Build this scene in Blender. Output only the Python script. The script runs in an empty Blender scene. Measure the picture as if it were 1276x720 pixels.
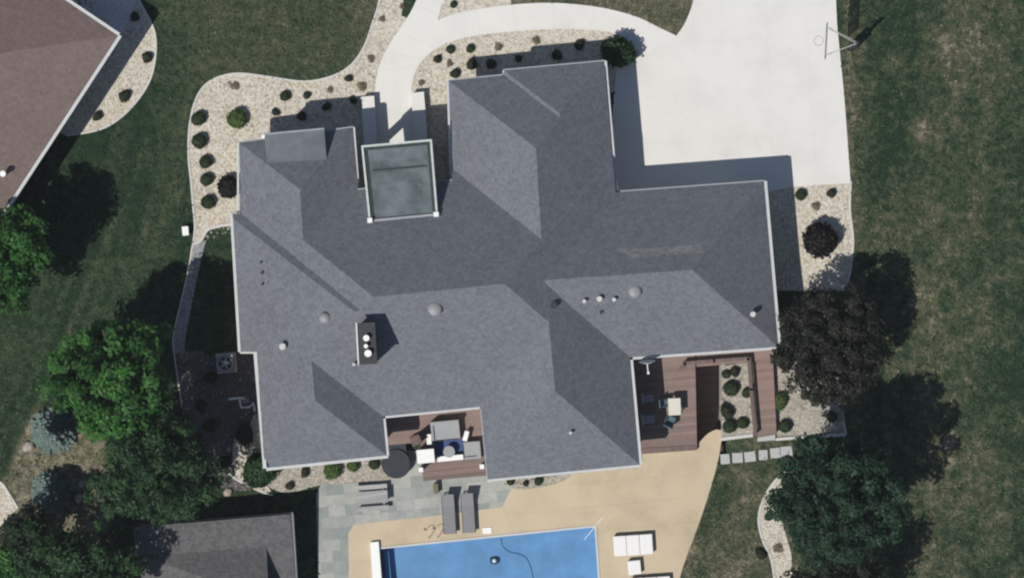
import bpy, bmesh, math, random
from mathutils import Vector, Matrix
from mathutils.geometry import tessellate_polygon
from mathutils import noise as mnoise
random.seed(7)
R = math.radians
scene = bpy.context.scene
COL = scene.collection
S, H = 0.04, 150.0            # metres per photo pixel on the ground, survey height
ROT = R(5.3)                  # the house and its terraces are turned this much

# ------------------------------------------------------------------ measuring
def P(px, py, z=0.0):
    k = S * (H - z) / H
    return Vector(((px - 638) * k, (360 - py) * k, z))
def smooth(t):
    t = max(0.0, min(1.0, t)); return t * t * (3 - 2 * t)
Y0, Y1 = 2.4, -4.8
def gz(y): return -0.5 * smooth((Y0 - y) / (Y0 - Y1))
def G(px, py, dz=0.0):
    z = gz((360 - py) * S)
    v = P(px, py, z); v.z = gz(v.y) + dz
    return v
def above(px, py, hgt):
    """ground point under something seen at (px,py) that is hgt above the ground"""
    z = gz((360 - py) * S) + hgt
    v = P(px, py, z); v.z = gz(v.y); return v

# ------------------------------------------------------------------ tagging
def tag(o, label=None, cat=None, group=None, kind=None):
    if label: o['label'] = label
    if cat: o['category'] = cat
    if group: o['group'] = group
    if kind: o['kind'] = kind
    return o
def thing(name, label, cat, loc=(0, 0, 0), rz=0.0, group=None):
    o = bpy.data.objects.new(name, None); COL.objects.link(o)
    o.location = loc; o.rotation_euler = (0, 0, rz); o.empty_display_size = 0.3
    return tag(o, label, cat, group)
def copy_tree(o, parent=None):
    c = o.copy(); COL.objects.link(c)
    if parent: c.parent = parent
    for ch in list(o.children): copy_tree(ch, c)
    return c

# ------------------------------------------------------------------ mesh builder
class MB:
    def __init__(s): s.v = []; s.f = []; s.tint = []
    def face(s, pts, t=0.5):
        b = len(s.v); s.v += [tuple(p) for p in pts]; s.f.append(tuple(range(b, b + len(pts)))); s.tint.append(t)
    def hexa(s, lo, hi):          # two loops of equal length
        n = len(lo); b = len(s.v); s.v += [tuple(p) for p in lo] + [tuple(p) for p in hi]
        s.f.append(tuple(b + i for i in reversed(range(n)))); s.f.append(tuple(b + n + i for i in range(n)))
        for i in range(n):
            j = (i + 1) % n; s.f.append((b + i, b + j, b + n + j, b + n + i))
        s.tint += [0.5] * (n + 2)
    def box(s, c, d, rz=0.0, tilt=0.0):
        x, y, z = d[0] / 2, d[1] / 2, d[2] / 2
        m = Matrix.Translation(c) @ Matrix.Rotation(rz, 4, 'Z') @ Matrix.Rotation(tilt, 4, 'X')
        lo = [m @ Vector(p) for p in ((-x, -y, -z), (x, -y, -z), (x, y, -z), (-x, y, -z))]
        hi = [m @ Vector(p) for p in ((-x, -y, z), (x, -y, z), (x, y, z), (-x, y, z))]
        s.hexa(lo, hi)
    def prism(s, poly, z0, z1):   # poly: (x,y) counter-clockwise
        if sum(poly[i][0] * poly[(i + 1) % len(poly)][1] - poly[(i + 1) % len(poly)][0] * poly[i][1] for i in range(len(poly))) < 0: poly = poly[::-1]
        s.hexa([(p[0], p[1], z0) for p in poly], [(p[0], p[1], z1) for p in poly])
    def cyl(s, c, r, h, n=20, r2=None):
        r2 = r if r2 is None else r2
        s.hexa([(c[0] + r * math.cos(2 * math.pi * i / n), c[1] + r * math.sin(2 * math.pi * i / n), c[2]) for i in range(n)],
               [(c[0] + r2 * math.cos(2 * math.pi * i / n), c[1] + r2 * math.sin(2 * math.pi * i / n), c[2] + h) for i in range(n)])
    def dome(s, c, r, hgt, n=18, m=5):
        rings = []
        for k in range(m):
            a = k / m * math.pi / 2
            rings.append([(c[0] + r * math.cos(a) * math.cos(2 * math.pi * i / n), c[1] + r * math.cos(a) * math.sin(2 * math.pi * i / n), c[2] + hgt * math.sin(a)) for i in range(n)])
        b = len(s.v)
        for q in rings: s.v += q
        s.v.append((c[0], c[1], c[2] + hgt))
        for k in range(m - 1):
            for i in range(n):
                j = (i + 1) % n; s.f.append((b + k * n + i, b + k * n + j, b + (k + 1) * n + j, b + (k + 1) * n + i)); s.tint.append(.5)
        for i in range(n):
            s.f.append((b + (m - 1) * n + i, b + (m - 1) * n + (i + 1) % n, b + m * n)); s.tint.append(.5)
    def tube(s, pts, r, n=7, r2=None):
        pts = [Vector(p) for p in pts]; b = len(s.v); L = len(pts)
        for i, p in enumerate(pts):
            d = (pts[min(i + 1, L - 1)] - pts[max(i - 1, 0)]).normalized()
            u = d.cross(Vector((0, 0, 1)))
            if u.length < 1e-3: u = d.cross(Vector((1, 0, 0)))
            u.normalize(); w = d.cross(u)
            rr = r if r2 is None else r + (r2 - r) * i / max(1, L - 1)
            for k in range(n):
                a = 2 * math.pi * k / n; s.v.append(tuple(p + u * (rr * math.cos(a)) + w * (rr * math.sin(a))))
        for i in range(L - 1):
            for k in range(n):
                j = (k + 1) % n; s.f.append((b + i * n + k, b + i * n + j, b + (i + 1) * n + j, b + (i + 1) * n + k)); s.tint.append(.5)
        s.f.append(tuple(b + k for k in reversed(range(n)))); s.f.append(tuple(b + (L - 1) * n + k for k in range(n))); s.tint += [.5, .5]
    def ribbon(s, pts, w, h):     # kerb bar along a ground polyline
        pts = [Vector(p) for p in pts]; b = len(s.v); L = len(pts)
        for i, p in enumerate(pts):
            d = pts[min(i + 1, L - 1)] - pts[max(i - 1, 0)]; d.z = 0; d.normalize(); u = Vector((-d.y, d.x, 0)) * (w / 2)
            for q in (p - u, p + u): s.v.append((q.x, q.y, p.z - .05))
            for q in (p + u, p - u): s.v.append((q.x, q.y, p.z + h))
        for i in range(L - 1):
            for k in range(4):
                j = (k + 1) % 4; s.f.append((b + i * 4 + k, b + (i + 1) * 4 + k, b + (i + 1) * 4 + j, b + i * 4 + j)); s.tint.append(.5)
        s.f.append((b, b + 1, b + 2, b + 3)); e = b + (L - 1) * 4; s.f.append((e + 3, e + 2, e + 1, e)); s.tint += [.5, .5]
    def build(s, name, mat, parent=None, bevel=0.0, tint=False, smooth_=False):
        me = bpy.data.meshes.new(name); me.from_pydata(s.v, [], s.f); me.update()
        if tint:
            at = me.attributes.new('tint', 'FLOAT', 'FACE'); at.data.foreach_set('value', s.tint)
        else:
            bm = bmesh.new(); bm.from_mesh(me); bmesh.ops.recalc_face_normals(bm, faces=bm.faces)
            if bevel:
                bmesh.ops.bevel(bm, geom=list(bm.edges), offset=bevel, segments=2, affect='EDGES', profile=.6, clamp_overlap=True)
            bm.to_mesh(me); bm.free()
        if smooth_:
            me.polygons.foreach_set('use_smooth', [True] * len(me.polygons))
        if mat: me.materials.append(mat)
        o = bpy.data.objects.new(name, me); COL.objects.link(o)
        if parent: o.parent = parent
        return o

# ------------------------------------------------------------------ materials
def new_mat(name):
    m = bpy.data.materials.new(name); m.use_nodes = True
    nt = m.node_tree; return m, nt, nt.nodes['Principled BSDF']
def nd(nt, typ, **kw):
    n = nt.nodes.new(typ)
    for k, v in kw.items(): setattr(n, k, v)
    return n
def mathn(nt, op, a, b=None, c=None):
    n = nd(nt, 'ShaderNodeMath', operation=op)
    for i, x in enumerate((a, b, c)):
        if x is None: continue
        if isinstance(x, (int, float)): n.inputs[i].default_value = x
        else: nt.links.new(x, n.inputs[i])
    return n.outputs[0]
def noise_out(nt, scale, detail=4, rough=.6, vec=None, dist=0):
    n = nd(nt, 'ShaderNodeTexNoise'); n.inputs['Scale'].default_value = scale; n.inputs['Detail'].default_value = detail
    n.inputs['Roughness'].default_value = rough; n.inputs['Distortion'].default_value = dist
    if vec is not None: nt.links.new(vec, n.inputs['Vector'])
    return n.outputs['Fac']
def coords(nt, kind='Object'):
    return nd(nt, 'ShaderNodeTexCoord').outputs[kind]
def ramp(nt, fac, stops, interp='LINEAR'):
    r = nd(nt, 'ShaderNodeValToRGB'); r.color_ramp.interpolation = interp
    e = r.color_ramp.elements
    while len(e) < len(stops): e.new(0.5)
    for el, (p, c) in zip(e, stops):
        el.position = p; el.color = (c[0], c[1], c[2], 1)
    nt.links.new(fac, r.inputs[0]); return r.outputs[0]
def mix(nt, fac, a, b, mode='MIX'):
    n = nd(nt, 'ShaderNodeMix', data_type='RGBA', blend_type=mode)
    for sock, x in ((n.inputs[0], fac), (n.inputs[6], a), (n.inputs[7], b)):
        if isinstance(x, (int, float)): sock.default_value = x
        elif isinstance(x, tuple): sock.default_value = (x[0], x[1], x[2], 1)
        else: nt.links.new(x, sock)
    return n.outputs[2]
def bump(nt, bs, fac, strength, dist=.02):
    b = nd(nt, 'ShaderNodeBump'); b.inputs['Strength'].default_value = strength; b.inputs['Distance'].default_value = dist
    nt.links.new(fac, b.inputs['Height']); nt.links.new(b.outputs[0], bs.inputs['Normal'])
def paint(name, c, rough=.55, metal=0.0, var=.12, scale=6.0, bmp=0.0):
    """a plain surface with uneven tone"""
    m, nt, bs = new_mat(name); co = coords(nt)
    f = noise_out(nt, scale, 5, .65, co)
    nt.links.new(ramp(nt, f, [(.3, tuple(x * (1 - var) for x in c)), (.7, tuple(min(1, x * (1 + var)) for x in c))]), bs.inputs['Base Color'])
    bs.inputs['Roughness'].default_value = rough; bs.inputs['Metallic'].default_value = metal
    if bmp: bump(nt, bs, f, bmp)
    return m

def shingles(name, c, wear=.18, warm=None):
    m, nt, bs = new_mat(name); co = coords(nt)
    sep = nd(nt, 'ShaderNodeSeparateXYZ'); nt.links.new(co, sep.inputs[0])
    fine = noise_out(nt, 9.0, 4, .8, co)
    mp = nd(nt, 'ShaderNodeMapping'); mp.inputs['Scale'].default_value = (1, 1, 1.3); nt.links.new(co, mp.inputs[0])
    tabs = nd(nt, 'ShaderNodeTexVoronoi'); tabs.inputs['Scale'].default_value = 6.5; nt.links.new(mp.outputs[0], tabs.inputs['Vector'])
    tabv = nd(nt, 'ShaderNodeSeparateColor'); nt.links.new(tabs.outputs['Color'], tabv.inputs[0])
    big = noise_out(nt, .35, 4, .6, co, .6)
    course = mathn(nt, 'FRACT', mathn(nt, 'MULTIPLY', sep.outputs[2], 12.0))
    line = mathn(nt, 'LESS_THAN', course, .18)
    v = mathn(nt, 'ADD', mathn(nt, 'MULTIPLY', fine, 1.1), mathn(nt, 'MULTIPLY', tabv.outputs[0], .34))
    v = mathn(nt, 'ADD', v, mathn(nt, 'MULTIPLY', big, .30))
    v = mathn(nt, 'SUBTRACT', v, mathn(nt, 'MULTIPLY', line, .05))
    v = mathn(nt, 'SUBTRACT', v, .36)
    d = tuple(x * (1 - 2.2 * wear) for x in c); b = tuple(x * (1 + 2.4 * wear) for x in c)
    nt.links.new(ramp(nt, v, [(.1, d), (.5, c), (.95, b)]), bs.inputs['Base Color'])
    bs.inputs['Roughness'].default_value = .9; bs.inputs['Specular IOR Level'].default_value = .25
    bump(nt, bs, v, .2, .02)
    return m

def grass_mat():
    m, nt, bs = new_mat('grass'); co = coords(nt)
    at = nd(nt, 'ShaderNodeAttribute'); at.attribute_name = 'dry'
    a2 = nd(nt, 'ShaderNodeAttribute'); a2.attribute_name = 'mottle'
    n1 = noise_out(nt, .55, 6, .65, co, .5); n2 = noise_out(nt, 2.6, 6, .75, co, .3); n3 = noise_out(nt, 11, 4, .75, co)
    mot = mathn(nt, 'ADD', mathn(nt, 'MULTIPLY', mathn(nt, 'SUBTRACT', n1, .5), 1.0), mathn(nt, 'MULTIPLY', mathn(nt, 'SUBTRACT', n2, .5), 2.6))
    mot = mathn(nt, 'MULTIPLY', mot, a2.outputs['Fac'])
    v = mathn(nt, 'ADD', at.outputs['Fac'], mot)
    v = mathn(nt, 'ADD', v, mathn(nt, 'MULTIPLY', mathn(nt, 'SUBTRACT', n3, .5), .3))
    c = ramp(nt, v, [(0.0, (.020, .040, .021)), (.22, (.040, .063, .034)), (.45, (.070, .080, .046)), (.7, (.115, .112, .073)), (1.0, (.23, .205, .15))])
    spk = ramp(nt, n3, [(.3, (.5, .5, .5)), (.68, (1.4, 1.4, 1.4))])
    c = mix(nt, 1.0, c, spk, 'MULTIPLY')
    spk2 = ramp(nt, n2, [(.3, (.66, .7, .7)), (.68, (1.3, 1.27, 1.22))])
    c = mix(nt, .9, c, spk2, 'MULTIPLY')
    nt.links.new(c, bs.inputs['Base Color']); bs.inputs['Roughness'].default_value = 1.0
    bs.inputs['Specular IOR Level'].default_value = .1
    bump(nt, bs, mathn(nt, 'ADD', n3, n2), .8, .08)
    return m

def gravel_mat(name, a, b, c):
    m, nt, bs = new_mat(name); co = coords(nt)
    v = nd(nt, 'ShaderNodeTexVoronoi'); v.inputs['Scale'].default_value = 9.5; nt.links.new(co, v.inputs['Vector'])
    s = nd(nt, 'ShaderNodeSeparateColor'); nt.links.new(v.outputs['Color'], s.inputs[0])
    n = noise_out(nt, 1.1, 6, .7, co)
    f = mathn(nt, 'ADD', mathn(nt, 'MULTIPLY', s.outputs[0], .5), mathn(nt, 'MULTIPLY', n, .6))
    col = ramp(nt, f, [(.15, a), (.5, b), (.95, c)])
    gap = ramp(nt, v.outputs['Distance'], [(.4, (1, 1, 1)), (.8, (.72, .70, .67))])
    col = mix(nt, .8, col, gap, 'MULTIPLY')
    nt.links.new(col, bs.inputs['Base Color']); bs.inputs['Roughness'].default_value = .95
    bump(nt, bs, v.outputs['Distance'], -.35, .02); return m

def concrete(name, c, var=.05, stain=.06):
    m, nt, bs = new_mat(name); co = coords(nt)
    f = noise_out(nt, .5, 6, .6, co); g = noise_out(nt, 12, 3, .7, co)
    v = mathn(nt, 'ADD', mathn(nt, 'MULTIPLY', f, .7), mathn(nt, 'MULTIPLY', g, .3))
    nt.links.new(ramp(nt, v, [(.3, tuple(x * (1 - var - stain) for x in c)), (.5, c), (.7, tuple(min(.95, x * (1 + var)) for x in c))]), bs.inputs['Base Color'])
    bs.inputs['Roughness'].default_value = .85; bump(nt, bs, g, .15, .01); return m

def pavers(name, c1, c2, mortar, sx=1.3, rot=ROT):
    m, nt, bs = new_mat(name); co = coords(nt)
    mp = nd(nt, 'ShaderNodeMapping'); mp.inputs['Rotation'].default_value = (0, 0, -rot); nt.links.new(co, mp.inputs[0])
    b = nd(nt, 'ShaderNodeTexBrick'); nt.links.new(mp.outputs[0], b.inputs['Vector'])
    b.inputs['Scale'].default_value = sx; b.inputs['Mortar Size'].default_value = .012; b.inputs['Bias'].default_value = 0
    b.inputs['Brick Width'].default_value = 1.1; b.inputs['Row Height'].default_value = .72; b.squash = 1.5; b.squash_frequency = 3
    for k, x in (('Color1', c1), ('Color2', c2), ('Mortar', mortar)): b.inputs[k].default_value = (*x, 1)
    n = noise_out(nt, 2.2, 5, .65, co)
    c = mix(nt, .8, b.outputs['Color'], ramp(nt, n, [(.3, (.8, .82, .84)), (.7, (1.18, 1.16, 1.12))]), 'MULTIPLY')
    nt.links.new(c, bs.inputs['Base Color']); bs.inputs['Roughness'].default_value = .85
    bump(nt, bs, b.outputs['Fac'], -.4, .01); return m

def boards(name, c, along=0.0, per=7.0, var=.22):
    m, nt, bs = new_mat(name); co = coords(nt)
    mp = nd(nt, 'ShaderNodeMapping'); mp.inputs['Rotation'].default_value = (0, 0, -along); nt.links.new(co, mp.inputs[0])
    sep = nd(nt, 'ShaderNodeSeparateXYZ'); nt.links.new(mp.outputs[0], sep.inputs[0])
    y = mathn(nt, 'MULTIPLY', sep.outputs[1], per)
    cell = mathn(nt, 'FLOOR', y)
    wn = nd(nt, 'ShaderNodeTexWhiteNoise', noise_dimensions='1D'); nt.links.new(cell, wn.inputs['W'])
    gap = mathn(nt, 'LESS_THAN', mathn(nt, 'FRACT', y), .1)
    n = noise_out(nt, 3.0, 5, .7, co)
    f = mathn(nt, 'ADD', mathn(nt, 'MULTIPLY', wn.outputs[0], .5), mathn(nt, 'MULTIPLY', n, .6))
    f = mathn(nt, 'SUBTRACT', f, mathn(nt, 'MULTIPLY', gap, .3))
    nt.links.new(ramp(nt, f, [(.1, tuple(x * (1 - 1.6 * var) for x in c)), (.55, c), (.95, tuple(x * (1 + var) for x in c))]), bs.inputs['Base Color'])
    bs.inputs['Roughness'].default_value = .7; return m

def leaf_mat(name, dark, light, trans=.25):
    m, nt, bs = new_mat(name)
    at = nd(nt, 'ShaderNodeAttribute'); at.attribute_name = 'tint'
    c = ramp(nt, at.outputs['Fac'], [(0, dark), (1, light)])
    nt.links.new(c, bs.inputs['Base Color']); bs.inputs['Roughness'].default_value = .6; bs.inputs['Specular IOR Level'].default_value = .25
    if trans:
        t = nd(nt, 'ShaderNodeBsdfTranslucent'); nt.links.new(c, t.inputs[0])
        mx = nd(nt, 'ShaderNodeMixShader'); mx.inputs[0].default_value = trans
        out = nt.nodes['Material Output']
        nt.links.new(bs.outputs[0], mx.inputs[1]); nt.links.new(t.outputs[0], mx.inputs[2]); nt.links.new(mx.outputs[0], out.inputs[0])
    return m

M = {}
M['grass'] = grass_mat()
M['roof'] = shingles('grey_shingles', (.134, .144, .166), .15)
M['roof_worn'] = shingles('worn_shingles', (.178, .184, .192), .22)
M['roof_brown'] = shingles('brown_shingles', (.178, .134, .122), .12)
M['roof_shed'] = shingles('weathered_shingles', (.100, .099, .102), .2)
M['gutter'] = paint('white_gutter', (.50, .51, .51), .4, 0, .08, 3)
M['gutter_grey'] = paint('grey_gutter', (.30, .32, .34), .4, 0, .1, 3)
M['soffit'] = paint('soffit', (.6, .6, .58), .7)
M['wall'] = paint('stucco_wall', (.45, .42, .37), .85, 0, .08, 4, .2)
M['wall_brown'] = paint('brown_siding', (.25, .2, .17), .85, 0, .08, 4)
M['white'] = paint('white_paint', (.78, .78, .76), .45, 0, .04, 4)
M['dark'] = paint('charcoal_metal', (.025, .027, .03), .5, .2, .2, 5)
M['black'] = paint('black_opening', (.008, .008, .009), .7)
M['vent_grey'] = paint('galvanised_dome', (.24, .25, .26), .6, .1, .12, 6)
M['panel'] = paint('membrane_roof', (.100, .118, .136), .4, .05, .22, 1.3)
M['canopy'] = paint('canopy_roofing', (.112, .136, .145), .22, .0, .45, 1.1)
M['canopy_frame'] = paint('pale_green_metal', (.50, .55, .53), .4, .1, .12, 4)
M['canopy_gap'] = paint('dark_green_metal', (.028, .045, .040), .4, .2, .3, 4)
M['driveway'] = concrete('pale_concrete', (.635, .622, .59))
M['walk'] = concrete('walk_concrete', (.645, .632, .60), .05)
M['pier'] = concrete('pier_concrete', (.52, .52, .51))
M['joint'] = concrete('joint', (.56, .55, .52))
M['tan'] = concrete('tan_stamped_concrete', (.49, .405, .285), .10, .13)
M['tan_joint'] = concrete('tan_joint', (.40, .33, .22))
M['stone'] = pavers('bluestone', (.22, .25, .24), (.37, .37, .345), (.24, .25, .24))
M['gravel'] = gravel_mat('pale_gravel', (.33, .285, .22), (.515, .475, .395), (.64, .61, .54))
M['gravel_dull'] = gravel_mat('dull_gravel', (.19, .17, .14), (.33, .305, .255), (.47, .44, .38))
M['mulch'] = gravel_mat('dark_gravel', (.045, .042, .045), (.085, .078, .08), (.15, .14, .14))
M['kerb'] = concrete('kerb_concrete', (.52, .51, .48))
M['grey_path'] = gravel_mat('grey_path', (.16, .16, .17), (.24, .24, .25), (.36, .36, .37))
M['deck'] = boards('brown_deck_boards', (.205, .145, .125), ROT)
M['deck2'] = boards('brown_deck_boards_across', (.225, .155, .130), ROT)
M['ramp'] = boards('dark_ramp_boards', (.13, .095, .08), ROT)
M['rail'] = boards('rail_boards', (.145, .10, .09), ROT + R(90))
M['fabric'] = paint('grey_cushion', (.30, .31, .32), .9, 0, .08, 12, .2)
M['fabric_dark'] = paint('grey_sling', (.195, .195, .205), .8, 0, .15, 10)
M['white_cushion'] = paint('white_cushion', (.74, .73, .71), .9, 0, .03, 8)
M['rug'] = paint('navy_rug', (.05, .085, .21), .95, 0, .3, 6)
M['teal'] = paint('teal_fabric', (.06, .12, .15), .8, 0, .3, 8)
M['cream'] = paint('cream_paint', (.60, .58, .50), .6, 0, .06, 6)
M['wood_grey'] = boards('grey_table_boards', (.33, .325, .325), ROT, 6)
M['olive'] = paint('olive_box', (.15, .13, .07), .8)
M['tub'] = paint('dark_tub_cover', (.022, .026, .036), .75, 0, .25, 4)
M['bronze'] = paint('bronze_tube', (.22, .15, .09), .35, .4, .1)
M['bark'] = paint('bark', (.09, .07, .055), .9, 0, .3, 8, .4)
M['rock'] = paint('boulder', (.33, .29, .25), .9, 0, .25, 3, .5)
M['glass'] = paint('window_glass', (.03, .04, .05), .08)
M['steel'] = paint('galvanised_steel', (.42, .44, .46), .4, .5, .1)
M['slab'] = concrete('stepping_slab', (.40, .41, .40))
M['liner'] = paint('pool_liner', (.15, .275, .45), .5, 0, .16, 1.1)
M['liner_dark'] = paint('pool_liner_step', (.10, .20, .36), .5, 0, .12, 2)
M['leaf_bright'] = leaf_mat('bright_leaves', (.012, .048, .010), (.056, .175, .034))
M['leaf_deep'] = leaf_mat('deep_leaves', (.010, .030, .012), (.032, .085, .028))
M['leaf_teal'] = leaf_mat('bluegreen_leaves', (.009, .027, .014), (.026, .070, .036))
M['leaf_dark'] = leaf_mat('very_dark_leaves', (.010, .016, .010), (.028, .043, .024))
M['leaf_maroon'] = leaf_mat('maroon_leaves', (.007, .008, .006), (.021, .023, .016), .05)
M['needle_blue'] = leaf_mat('blue_needles', (.072, .115, .106), (.165, .235, .212), .1)
M['leaf_shrub'] = leaf_mat('shrub_leaves', (.020, .036, .016), (.046, .072, .030))
M['leaf_dusk'] = leaf_mat('dusky_leaves', (.022, .028, .016), (.046, .056, .030))
M['leaf_lime'] = leaf_mat('lime_leaves', (.035, .070, .015), (.105, .175, .045))
M['leaf_dry'] = leaf_mat('dry_leaves', (.13, .10, .07), (.27, .225, .16))
M['leaf_black'] = leaf_mat('burgundy_black_leaves', (.005, .004, .004), (.013, .010, .010), .03)

def water_mat():
    m, nt, bs = new_mat('pool_water'); co = coords(nt)
    nt.nodes.remove(bs)
    out = nt.nodes['Material Output']
    tr = nd(nt, 'ShaderNodeBsdfTransparent'); tr.inputs[0].default_value = (.80, .93, .99, 1)
    gl = nd(nt, 'ShaderNodeBsdfGlossy'); gl.inputs['Roughness'].default_value = .04
    fr = nd(nt, 'ShaderNodeFresnel'); fr.inputs[0].default_value = 1.33
    n = noise_out(nt, 3.0, 3, .5, co)
    b = nd(nt, 'ShaderNodeBump'); b.inputs['Strength'].default_value = .3; b.inputs['Distance'].default_value = .06
    nt.links.new(n, b.inputs['Height']); nt.links.new(b.outputs[0], gl.inputs['Normal']); nt.links.new(b.outputs[0], fr.inputs['Normal'])
    mx = nd(nt, 'ShaderNodeMixShader'); nt.links.new(fr.outputs[0], mx.inputs[0])
    nt.links.new(tr.outputs[0], mx.inputs[1]); nt.links.new(gl.outputs[0], mx.inputs[2]); nt.links.new(mx.outputs[0], out.inputs[0])
    return m
M['water'] = water_mat()
def acrylic():
    m, nt, bs = new_mat('clear_acrylic'); nt.nodes.remove(bs)
    tr = nd(nt, 'ShaderNodeBsdfTransparent'); tr.inputs[0].default_value = (.55, .56, .57, 1)
    gl = nd(nt, 'ShaderNodeBsdfGlossy'); gl.inputs['Roughness'].default_value = .05
    mx = nd(nt, 'ShaderNodeMixShader'); mx.inputs[0].default_value = .15
    nt.links.new(tr.outputs[0], mx.inputs[1]); nt.links.new(gl.outputs[0], mx.inputs[2]); nt.links.new(mx.outputs[0], nt.nodes['Material Output'].inputs[0])
    return m
M['acrylic'] = acrylic()

# ------------------------------------------------------------------ sheets on the ground
def inside(p, poly):
    x, y = p; c = False; n = len(poly)
    for i in range(n):
        x1, y1 = poly[i]; x2, y2 = poly[(i + 1) % n]
        if (y1 > y) != (y2 > y) and x < (x2 - x1) * (y - y1) / (y2 - y1) + x1: c = not c
    return c
def curve(pts, n=4, closed=False):
    """Catmull-Rom through pixel points"""
    out = []; L = len(pts)
    for i in range(L if closed else L - 1):
        if closed: p0, p1, p2, p3 = (pts[(i + k) % L] for k in (-1, 0, 1, 2))
        else: p0, p1, p2, p3 = pts[max(i - 1, 0)], pts[i], pts[i + 1], pts[min(i + 2, L - 1)]
        for k in range(n):
            t = k / n
            out.append(tuple(.5 * (2 * b + (c - a) * t + (2 * a - 5 * b + 4 * c - d) * t * t + (3 * b - 3 * c + d - a) * t ** 3) for a, b, c, d in zip(p0, p1, p2, p3)))
    if not closed: out.append(pts[-1])
    return out
def sheet(name, polys, mat, dz, kind='structure', holes=(), thick=0.0, parent=None, flat=None):
    """polys: pixel outlines laid on the terrain"""
    bm = bmesh.new()
    for poly in polys:
        loops = [[Vector((*G(*p).xy, 0)) for p in poly]] + [[Vector((*G(*p).xy, 0)) for p in h] for h in holes]
        allv = [bm.verts.new(v) for l in loops for v in l]
        for t in tessellate_polygon(loops):
            try: bm.faces.new([allv[i] for i in t])
            except ValueError: pass
    if flat is None:
        y = Y0 + .2
        while y > Y1 - .2:
            bmesh.ops.bisect_plane(bm, geom=bm.verts[:] + bm.edges[:] + bm.faces[:], plane_co=(0, y, 0), plane_no=(0, 1, 0), dist=1e-5); y -= .4
    for v in bm.verts: v.co.z = (gz(v.co.y) if flat is None else flat) + dz
    bmesh.ops.recalc_face_normals(bm, faces=bm.faces)
    for f in bm.faces:
        if f.normal.z < 0: f.normal_flip()
    if thick:
        edges = [e for e in bm.edges if len(e.link_faces) == 1]
        r = bmesh.ops.extrude_edge_only(bm, edges=edges)
        for v in r['geom']:
            if isinstance(v, bmesh.types.BMVert): v.co.z -= thick
    me = bpy.data.meshes.new(name); bm.to_mesh(me); bm.free(); me.materials.append(mat)
    o = bpy.data.objects.new(name, me); COL.objects.link(o)
    if parent: o.parent = parent
    if kind: o['kind'] = kind
    return o

FRONT_EDGE = curve([(474, -40), (473, 0), (464, 30), (455, 56), (439, 80), (415, 95), (380, 102), (340, 97), (300, 92), (274, 96), (254, 108), (242, 130), (236, 160), (235, 195), (238, 225), (241, 260), (243, 283), (241, 303)])
FRONT = FRONT_EDGE + [(252, 300), (258, 287), (270, 283), (330, 280), (330, 240), (470, 240), (620, 220), (770, 110), (795, 70), (800, 50), (780, 36), (730, 24), (700, 20), (640, 22), (590, 30), (550, 40), (500, 20), (510, -40)]
FRONT2 = [(550, -40), (630, -40), (637, 2), (636, 12), (600, 18), (560, 28), (530, 30)]
NEIGH_EDGE = curve([(165, -20), (176, 6), (186, 24), (193, 43), (194, 67), (188, 97), (173, 123), (150, 147), (123, 162), (83, 169)])
NEIGH = NEIGH_EDGE + [(60, 160), (120, 40), (110, -20)]
EAST_EDGE = curve([(1060, 226), (1059, 262), (1063, 300), (1059, 340), (1052, 362)])
EAST = EAST_EDGE + [(958, 362), (950, 240), (985, 232)]
SEBED = [(962, 440), (1048, 470), (1054, 541), (966, 547)]
CRES_EDGE = curve([(1004, 572), (985, 583), (966, 598), (952, 620), (945, 645), (950, 672), (961, 697), (967, 740)])
CRES = CRES_EDGE + [(988, 740), (986, 690), (972, 640), (980, 605)]
WEST = [(218, 436), (232, 441), (248, 436), (262, 443), (282, 437), (300, 440), (325, 436), (332, 585), (330, 606), (300, 612), (262, 604), (238, 565), (226, 500)]
WESTLT = curve([(292, 545), (308, 534), (320, 515), (330, 560), (322, 590), (338, 612), (312, 606), (292, 588)], 3, True)
SBED = curve([(333, 604), (345, 588), (400, 574), (478, 566), (498, 578), (492, 594), (470, 600), (400, 604), (360, 614)], 3, True)
SBED2 = curve([(630, 598), (660, 592), (700, 588), (712, 592), (694, 602), (655, 609), (632, 606)], 3, True)
PLANTER = [(899, 456), (932, 451), (939, 541), (899, 546)]
SWPATH = [(-40, 590), (0, 600), (10, 614), (22, 633), (0, 655), (-40, 670)]
PATH = curve([(241, 300), (236, 330), (229, 362), (221, 395), (216, 420), (217, 440)]) + curve([(230, 438), (232, 415), (238, 385), (246, 345), (254, 310), (257, 300)])
WALK = curve([(526, -40), (522, -10), (513, 13), (497, 38), (480, 65), (470, 92), (467, 119)]) + [(468, 240), (532, 236), (515, 119)] + curve([(513, 116), (515, 97), (525, 77), (545, 60), (572, 49), (620, 41), (680, 37), (730, 37), (768, 43), (788, 62)]) + [(800, 66), (845, 47)] + curve([(843, 45), (820, 34), (795, 22), (760, 12), (720, 6), (680, 4), (640, 6), (600, 11), (565, 18), (545, 26)]) + [(550, 8), (560, -10), (566, -40)]
DRIVE = [(875, -40)] + curve([(866, -10), (862, 8), (853, 30), (842, 46)]) + [(800, 50), (787, 64), (770, 70), (764, 130), (760, 256), (952, 240), (985, 233), (1060, 228), (1052, 120), (1043, 30), (1040, -40)]
TAN_HOLE = [(472.5, 683), (741.5, 655.5), (750, 780), (481, 790)]
TAN = [(434, 664), (441, 653), (550, 641), (626, 631), (639, 604), (700, 592), (800, 575), (800, 561), (866, 557)] + curve([(868, 555), (874, 548), (882, 540), (892, 535), (899, 536)]) + curve([(899, 548), (896, 568), (890, 592), (880, 625), (868, 660), (856, 692), (846, 725), (834, 800)]) + [(436, 800)]
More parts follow.
